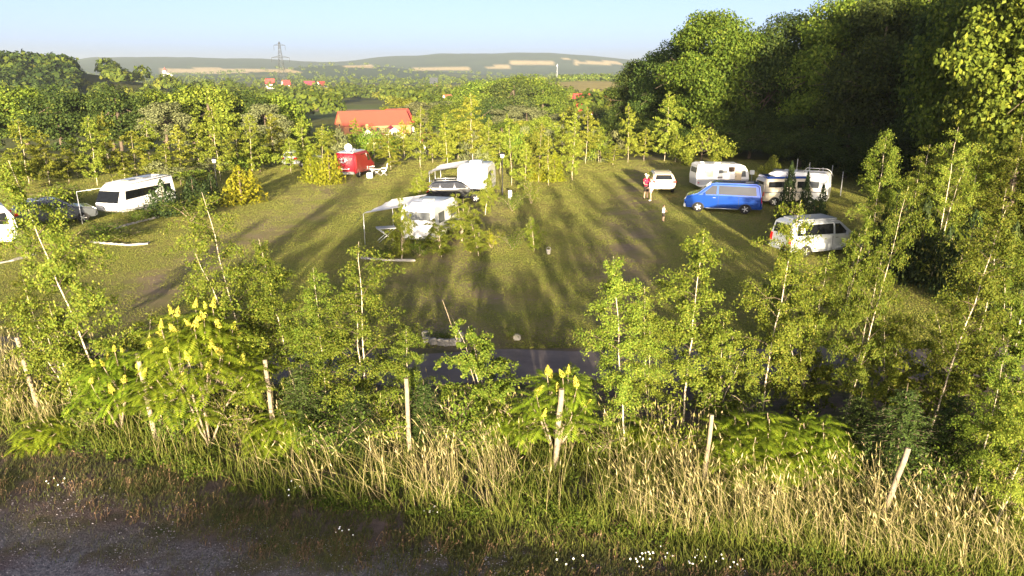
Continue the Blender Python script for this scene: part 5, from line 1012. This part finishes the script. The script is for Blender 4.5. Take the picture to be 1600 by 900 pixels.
c.box('rear_bumper', (-2.38, 0, .5), (.14, 1.8, .22), 'trim', .04); c.box('roof_deck', (-.7, 0, 2.22), (2.8, 1.55, .08), 'alu', .03)
c.box('roof_unit', (-.4, .1, 2.34), (.7, .6, .18), 'white_paint', .05); th = np.linspace(0, 6.283, 17)[:-1]
g = Geo(); g.prism([(-1.5 + .1 * math.cos(q), -.1 + .34 * math.sin(q), 2.62 + .34 * math.cos(q) * .9) for q in th], (-.03, 0, .01)); g.obj('dish', M['white_paint'], c.t); c.bar('dish_mast', [(-1.45, -.1, 2.2), (-1.45, -.1, 2.6)], .03, 'alu')
def chair(u, v, rz, label):
    x, y, z = G(u, v); t = thing('camping_chair', label, 'chair', (x, y, z), rz, 'white camping chairs')
    g = Geo(); g.box((0, 0, .43), (.48, .46, .03)); bevel_mesh(g.obj('seat', M['white_paint'], t), .01)
    g = Geo(); g.box((0, 0, 0), (.05, .46, .68)); o = bevel_mesh(g.obj('backrest', M['white_paint'], t), .015); o.location = (-.30, 0, .78); o.rotation_euler = (0, R(-16), 0)
    for yy in (-.24, .24):
        for a_, b_ in ((-.28, .24), (.28, -.24)): g = Geo(); g.tube([(a_, yy, 0), (b_, yy, .44)], .018, 6); g.obj('leg', M['alu'], t, True)
        g = Geo(); g.tube([(-.34, yy, .66), (.22, yy, .64)], .02, 6); g.obj('armrest', M['white_paint'], t, True)
chair(600, 274, R(185), 'white folding chair right of the small table by the red van'); folding_table(589, 274, 'small folding table between white chair and cool box', 'canvas', .8, .1)
chair(582, 271, R(10), 'white folding chair behind the cool box by the red van')
x, y, z = G(578, 278); t = thing('cool_box', 'white cool box on the grass by the red van door', 'cool box', (x, y, z), .1); g = Geo(); g.box((0, 0, .2), (.5, .36, .38)); bevel_mesh(g.obj('box', M['white_paint'], t), .02); g = Geo(); g.box((0, 0, .43), (.53, .39, .07)); bevel_mesh(g.obj('lid', M['cream_paint'], t), .02)
x, y, z = G(1174, 283); t = thing('gas_meter_box', 'small white box on a post behind the open-door caravan', 'box', (x, y, z)); g = Geo(); g.box((0, 0, .75), (.36, .2, .36)); bevel_mesh(g.obj('cabinet', M['white_paint'], t), .02); g = Geo(); g.tube([(0, 0, 0), (0, 0, .57)], .03, 6); g.obj('stake', M['steel'], t)

# ------------------------------------------------------------------ people
def person(label, u, v, ht, rz, top, bottom, hair, arms, legs=.09, sleeve=.5, short=.30, build=1.0, group=None):
    """one skinned body; arms: (left, right) lists of elbow and hand offsets from the shoulder, in body heights"""
    x, y, z = G(u, v); t = thing('person', label, 'person', (x, y, z), rz, group)
    k = ht; V = []; E = []; Rr = []
    def add(p, r, par=None): V.append((p[0] * k, p[1] * k, p[2] * k)); Rr.append(r * k); (E.append((par, len(V) - 1)) if par is not None else None); return len(V) - 1
    b = build; pel = add((0, 0, .52), .070 * b); wa = add((.0, 0, .61), .066 * b, pel); ch = add((.006, 0, .72), .078 * b, wa); nk0 = add((0, 0, .815), .040, ch); nk = add((.006, 0, .855), .030, nk0); hd = add((.014, 0, .905), .050, nk); hd2 = add((.012, 0, .955), .046, hd); add((.004, 0, .985), .026, hd2)
    add((.068, 0, .915), .009, hd)                                   # nose
    for sd_ in (-1, 1): add((.010, sd_ * .056, .918), .010, hd)      # ears
    H_ = []
    for i, sd_ in enumerate((1, -1)):
        hp = add((0, sd_ * .050, .49), .056 * b, pel); kn = add((.012, sd_ * legs * .75, .275), .036, hp); cf = add((-.004, sd_ * legs * .85, .19), .034, kn); an = add((0, sd_ * legs * .9, .045), .021, cf); he = add((-.012, sd_ * legs * .9, .018), .019, an); add((.075, sd_ * legs * 1.0, .016), .017, an)
        sh = add((0, sd_ * .115 * b, .795), .036, ch); el = arms[i][0]; ha = arms[i][1]; S = np.array([0, sd_ * .115 * b, .795])
        pe = S + np.array([el[0], sd_ * el[1], el[2]]); pw = S + np.array([ha[0], sd_ * ha[1], ha[2]]); e_ = add(pe, .024, sh); w_ = add(pw, .015, e_); d = pw - pe; d /= np.linalg.norm(d); pm = pw + d * .035; pa = add(pm, .017, w_)
        n_ = np.cross(d, np.array([0, 0, 1.])); n_ = n_ / (np.linalg.norm(n_) + 1e-6)
        for q, ln in ((-.6, .03), (-.2, .042), (.2, .045), (.6, .038)): f1 = add(pm + d * ln * .55 + n_ * q * .022, .0055, pa); add(pm + d * ln + n_ * q * .020 + np.array([.006, 0, -.004]), .0048, f1)
        th_ = add(pw + d * .022 + n_ * .022 + np.array([.008, 0, 0]), .006, w_); H_.append((pe, pw))
    me = bpy.data.meshes.new('body'); me.from_pydata(V, E, []); o = link(bpy.data.objects.new('body', me), t); me.materials.append(M['skin'])
    sk = o.modifiers.new('skin', 'SKIN'); sk.use_smooth_shade = True
    for i, sv_ in enumerate(me.skin_vertices[0].data): sv_.radius = (Rr[i], Rr[i]); sv_.use_root = i == 0
    su = o.modifiers.new('smooth', 'SUBSURF'); su.levels = su.render_levels = 1
    def shell(name, chains, m):
        g = Geo()
        for pts, rad in chains: g.tube(np.array(pts) * k, np.array(rad) * k, 12)
        return g.obj(name, M[m], t, True)
    ch_ = [([(0, 0, .50), (0, 0, .60), (.006, 0, .72), (0, 0, .80), (0, 0, .835)], [.098 * b, .092 * b, .102 * b, .078 * b, .042])]
    for i, sd_ in enumerate((1, -1)):
        S = np.array([0, sd_ * .105 * b, .80]); pe, pw = H_[i]; ch_.append(([S + np.array([0, -sd_ * .03, .012]), S, S + (pe - S) * sleeve * 1.0 + np.array([0, 0, 0])], [.045, .047, .040]))
    shell('shirt', ch_, top)
    cs = [([(0, 0, .56), (0, 0, .49), (0, 0, .455)], [.094 * b, .099 * b, .085 * b])]
    for sd_ in (1, -1): cs.append(([(0, sd_ * .045, .49), (.012, sd_ * legs * .72, short)], [.067 * b, .058 * b]))
    shell('shorts', cs, bottom)
    for sd_ in (1, -1): shell('shoe', [([(-.03, sd_ * legs * .92, .018), (.03, sd_ * legs * .95, .022), (.085, sd_ * legs * 1.0, .014)], [.022, .024, .016])], 'black' if top != 'shirt_white' or ht < 1.3 else 'white_paint')
    g = Geo(); a = np.linspace(0, 2 * math.pi, 15)[:-1]; rows = []
    for f in np.linspace(0, 1, 6): rr = math.cos(f * 1.5); rows.append(np.stack([np.cos(a) * .060 * rr - .004, np.sin(a) * .058 * rr, .935 + .062 * math.sin(f * 1.55) - .03 * np.clip(-np.cos(a), 0, 1) * (1 - f)], -1) * k)
    g.grid(np.stack(rows), 0, True); g.obj('hair', M[hair], t, True)
    for sd_ in (-1, 1): g = Geo(); g.tube(np.array([(.056, sd_ * .020, .922), (.061, sd_ * .020, .922)]) * k, .006 * k, 8); g.obj('eye', M['black'], t)
    g = Geo(); g.tube(np.array([(.055, -.014, .885), (.060, 0, .884), (.055, .014, .885)]) * k, .0035 * k, 5); g.obj('mouth', M['tile_red'], t)
    return t
person('adult in red shirt and dark shorts standing left of the tan hatchback', 1009, 310.5, 1.78, R(-60), 'shirt_red', 'shorts_dark', 'hair_grey', (((.02, .03, -.17), (.15, -.04, -.20)), ((.02, .03, -.17), (.15, -.04, -.19))), build=1.12, group='people on the lawn')
person('adult in white top and pale shorts standing close beside the one in red', 1016.5, 313.5, 1.66, R(170), 'shirt_white', 'shorts_pink', 'hair_brown', (((-.01, .04, -.18), (.06, .03, -.32)), ((.02, .03, -.18), (.13, -.02, -.25))), legs=.06, short=.36, group='people on the lawn')
person('child in white shirt and dark shorts standing alone on the lawn', 1036, 346, 1.06, R(10), 'shirt_white', 'shorts_dark', 'hair_brown', (((.05, .02, -.15), (.19, .0, -.17)), ((.04, .02, -.16), (.17, -.01, -.2))), legs=.085, group='people on the lawn')

# ------------------------------------------------------------------ buildings and pylon in the valley
def house(label, u, y, v_ridge, L, D, rz, wall, roof, eave=.55, name='house', wins=3, over=.35, chim=False, base=None):
    """gabled house; ridge along local x reaching row v_ridge at distance y"""
    x = (u - 800) / FPX * y * 1.04; z = tz(x, y) if base is None else base; a, b, c = ray(u, v_ridge); Hh = CAM_H + c * y / b - z; he = Hh * eave
    t = thing(name, label, name.split('_')[-1], (x, y, z - .3), rz); Hh += .3; he += .3
    g = Geo(); l, d = L / 2, D / 2
    g.mesh(np.array([(-l, -d, 0), (l, -d, 0), (l, d, 0), (-l, d, 0), (-l, -d, he), (l, -d, he), (l, d, he), (-l, d, he), (-l, 0, Hh - .12), (l, 0, Hh - .12)]), [(0, 1, 5, 4), (2, 3, 7, 6), (1, 2, 6, 9, 5), (3, 0, 4, 8, 7)]); g.obj('wall', M[wall], t)
    g = Geo(); sl = (Hh - he) / d; e = d + over; ze = he - sl * over
    for s_ in (-1, 1): g.prism([(-l - over, 0, Hh), (l + over, 0, Hh), (l + over, s_ * e, ze), (-l - over, s_ * e, ze)], (0, 0, -.11))
    rf = g.obj('roof', M[roof], t)
    if chim: g = Geo(); g.box((l * .3, d * .15, Hh + .25), (.7, .7, 1.3)); g.obj('chimney', M['brick_orange'], rf)
    for i in range(wins):
        xx = -l + L * (i + .5) / wins; g = Geo(); g.box((xx, -d - .01, he * .55), (1.0, .08, min(1.2, he * .4))); g.obj('window', M['house_window'], t)
    for s_ in (-1, 1): g = Geo(); g.box((s_ * (l + .01), 0, he * .9), (.08, 1.0, 1.1)); g.obj('window', M['house_window'], t)
    return t
house('long brick barn with old red tiled roof and orange gable', 596, 232, 172.5, 21, 10, R(27), 'brick_orange', 'tile_red', .42, 'brick_barn', 5)
house('barn wing with fresher bright red roof joining the long brick barn', 632, 242, 170, 7, 11.6, R(27), 'plaster', 'tile_bright', .42, 'barn', 1)
house('cottage with white gable and orange roof before the brick barn', 589, 196, 200, 9, 6.2, R(97), 'plaster', 'tile_orange', .45, 'house', 2, chim=True)
house('low white house with purple-red roof right of the white-gabled cottage', 624, 205, 197, 8, 6, R(105), 'plaster', 'tile_magenta', .5, 'house', 2)
house('yellow house with red roof behind the golden conifers', 458, 168, 196, 7, 6.5, R(20), 'plaster_yellow', 'tile_red', .5, 'house', 2, chim=True)
house('small white shed with magenta roof among the birches', 682, 160, 207, 3.6, 3, R(5), 'plaster', 'tile_magenta', .6, 'shed', 1)
house('small house with magenta roof right of the grove', 784, 235, 180, 6, 5, R(60), 'plaster', 'tile_magenta', .5, 'house', 1)
house('white-gabled house peeping out above the birches right of the barn', 706, 330, 147.5, 9, 8, R(75), 'plaster', 'tile_orange', .5, 'house', 2)
house('house with red roof left of the forest edge', 906, 330, 146, 10, 9, R(10), 'plaster', 'tile_bright', .5, 'house', 3)
house('long house with red roof beside the forest edge', 944, 345, 150, 15, 9, R(-8), 'plaster', 'tile_bright', .5, 'house', 4)
house('low red-roofed annex before the house left of the forest edge', 905, 300, 158, 6, 5, R(5), 'plaster', 'tile_bright', .5, 'house', 1)
house('village house with dark red roof right of the pylon foot', 507, 980, 126.5, 13, 9, R(8), 'plaster', 'tile_magenta', .5, 'house', 4)
house('village house with orange roof right of the dark red roof', 524, 1000, 127, 12, 9, R(60), 'plaster', 'tile_bright', .5, 'house', 3)
house('village house with plain red roof left of the pylon foot', 450, 1050, 123, 12, 8, R(10), 'plaster', 'tile_bright', .5, 'house', 3)
house('village house with red roof right under the pylon', 473, 1000, 125, 10, 8, R(40), 'plaster', 'tile_bright', .5, 'house', 3)
house('lone house with orange roof in front of the left hills', 246, 800, 127, 10, 9, R(50), 'plaster', 'tile_orange', .5, 'house', 2)
house('white house among trees left of the valley village', 305, 820, 134, 8, 8, R(70), 'plaster', 'tile_orange', .5, 'house', 2)
house('reddish long roof among the trees right of the white house', 324, 800, 134, 18, 9, R(3), 'plaster', 'tile_red', .5, 'house', 3)
house('dark-roofed house on the skyline of the grove', 687, 900, 121, 9, 7, R(4), 'brick_orange', 'house_window', .5, 'house', 3)
x = (300 - 800) / FPX * 2300 * 1.04; y = 2300; z = tz(x, y); t = thing('church', 'white church with small spire on the pale field below the far ridge', 'church', (x, y, z - 1)); h = max(18, CAM_H + ray(300, 104)[2] / ray(300, 104)[1] * y - z)
g = Geo(); g.box((0, 0, h * .3), (9, 9, h * .6)); g.obj('tower', M['plaster'], t)
g = Geo(); g.mesh(np.array([(-5.2, -5.2, h * .6), (5.2, -5.2, h * .6), (5.2, 5.2, h * .6), (-5.2, 5.2, h * .6), (0, 0, h * 1.0)]), [(0, 1, 4), (1, 2, 4), (2, 3, 4), (3, 0, 4)]); g.obj('spire', M['tile_red'], t)
g = Geo(); g.box((11, 0, h * .17), (22, 9, h * .34)); g.obj('nave', M['plaster'], t)
def pylon(u, y, v_top, label):
    x = (u - 800) / FPX * y * 1.04; z = tz(x, y); a, b, c = ray(u, v_top); h = CAM_H + c * y / b - z; t = thing('power_pylon', label, 'pylon', (x, y, z))
    hw_ = lambda f: 4.6 * (1 - f) ** 1.1 + .55; g = Geo(); r_ = .17; n = 9; fs = 1 - (1 - np.linspace(0, 1, n + 1)) ** 1.25
    for sx in (-1, 1):
        for sy in (-1, 1): g.tube([(sx * hw_(f), sy * hw_(f), f * h) for f in fs], r_, 4)
    for i in range(n):
        a_, b_ = hw_(fs[i]), hw_(fs[i + 1])
        for s_ in (-1, 1):
            g.tube([(-a_, s_ * a_, fs[i] * h), (b_, s_ * b_, fs[i + 1] * h)], r_ * .7, 3); g.tube([(a_, s_ * a_, fs[i] * h), (-b_, s_ * b_, fs[i + 1] * h)], r_ * .7, 3); g.tube([(s_ * a_, -a_, fs[i] * h), (s_ * b_, b_, fs[i + 1] * h)], r_ * .7, 3)
    g.obj('lattice_mast', M['dark_steel'], t)
    for f, L in ((.70, 9.5), (.93, 6)):
        g = Geo()
        for s_ in (-1, 1): g.tube([(-L, 0, f * h), (0, s_ * hw_(f), f * h + 2.0), (L, 0, f * h)], .17, 4); g.tube([(-L, 0, f * h), (0, s_ * hw_(f), f * h), (L, 0, f * h)], .17, 4)
        o = g.obj('crossarm', M['dark_steel'], t)
        for s_ in (-1, 1): g = Geo(); g.tube([(s_ * L, 0, f * h), (s_ * L, 0, f * h - 5)], .2, 4); g.obj('insulator', M['dark_steel'], o)
pylon(468, 820, 65, 'tall lattice power pylon rising above the valley skyline')
def mast(u, y, v0, label, nm='mast'):
    x = (u - 800) / FPX * y * 1.04; z = tz(x, y); a, b, c = ray(u, v0); h = CAM_H + c * y / b - z; t = thing(nm, label, 'mast', (x, y, z)); g = Geo(); g.tube([(0, 0, 0), (0, 0, h)], [.7, .4], 6); g.obj('pole', M['alu'], t)
    g = Geo(); g.box((0, 0, h * .92), (1.6, 1.6, 2.2)); g.obj('antenna_head', M['steel'], t)
mast(865, 1300, 100, 'slim white mast standing before the right end of the far ridge')
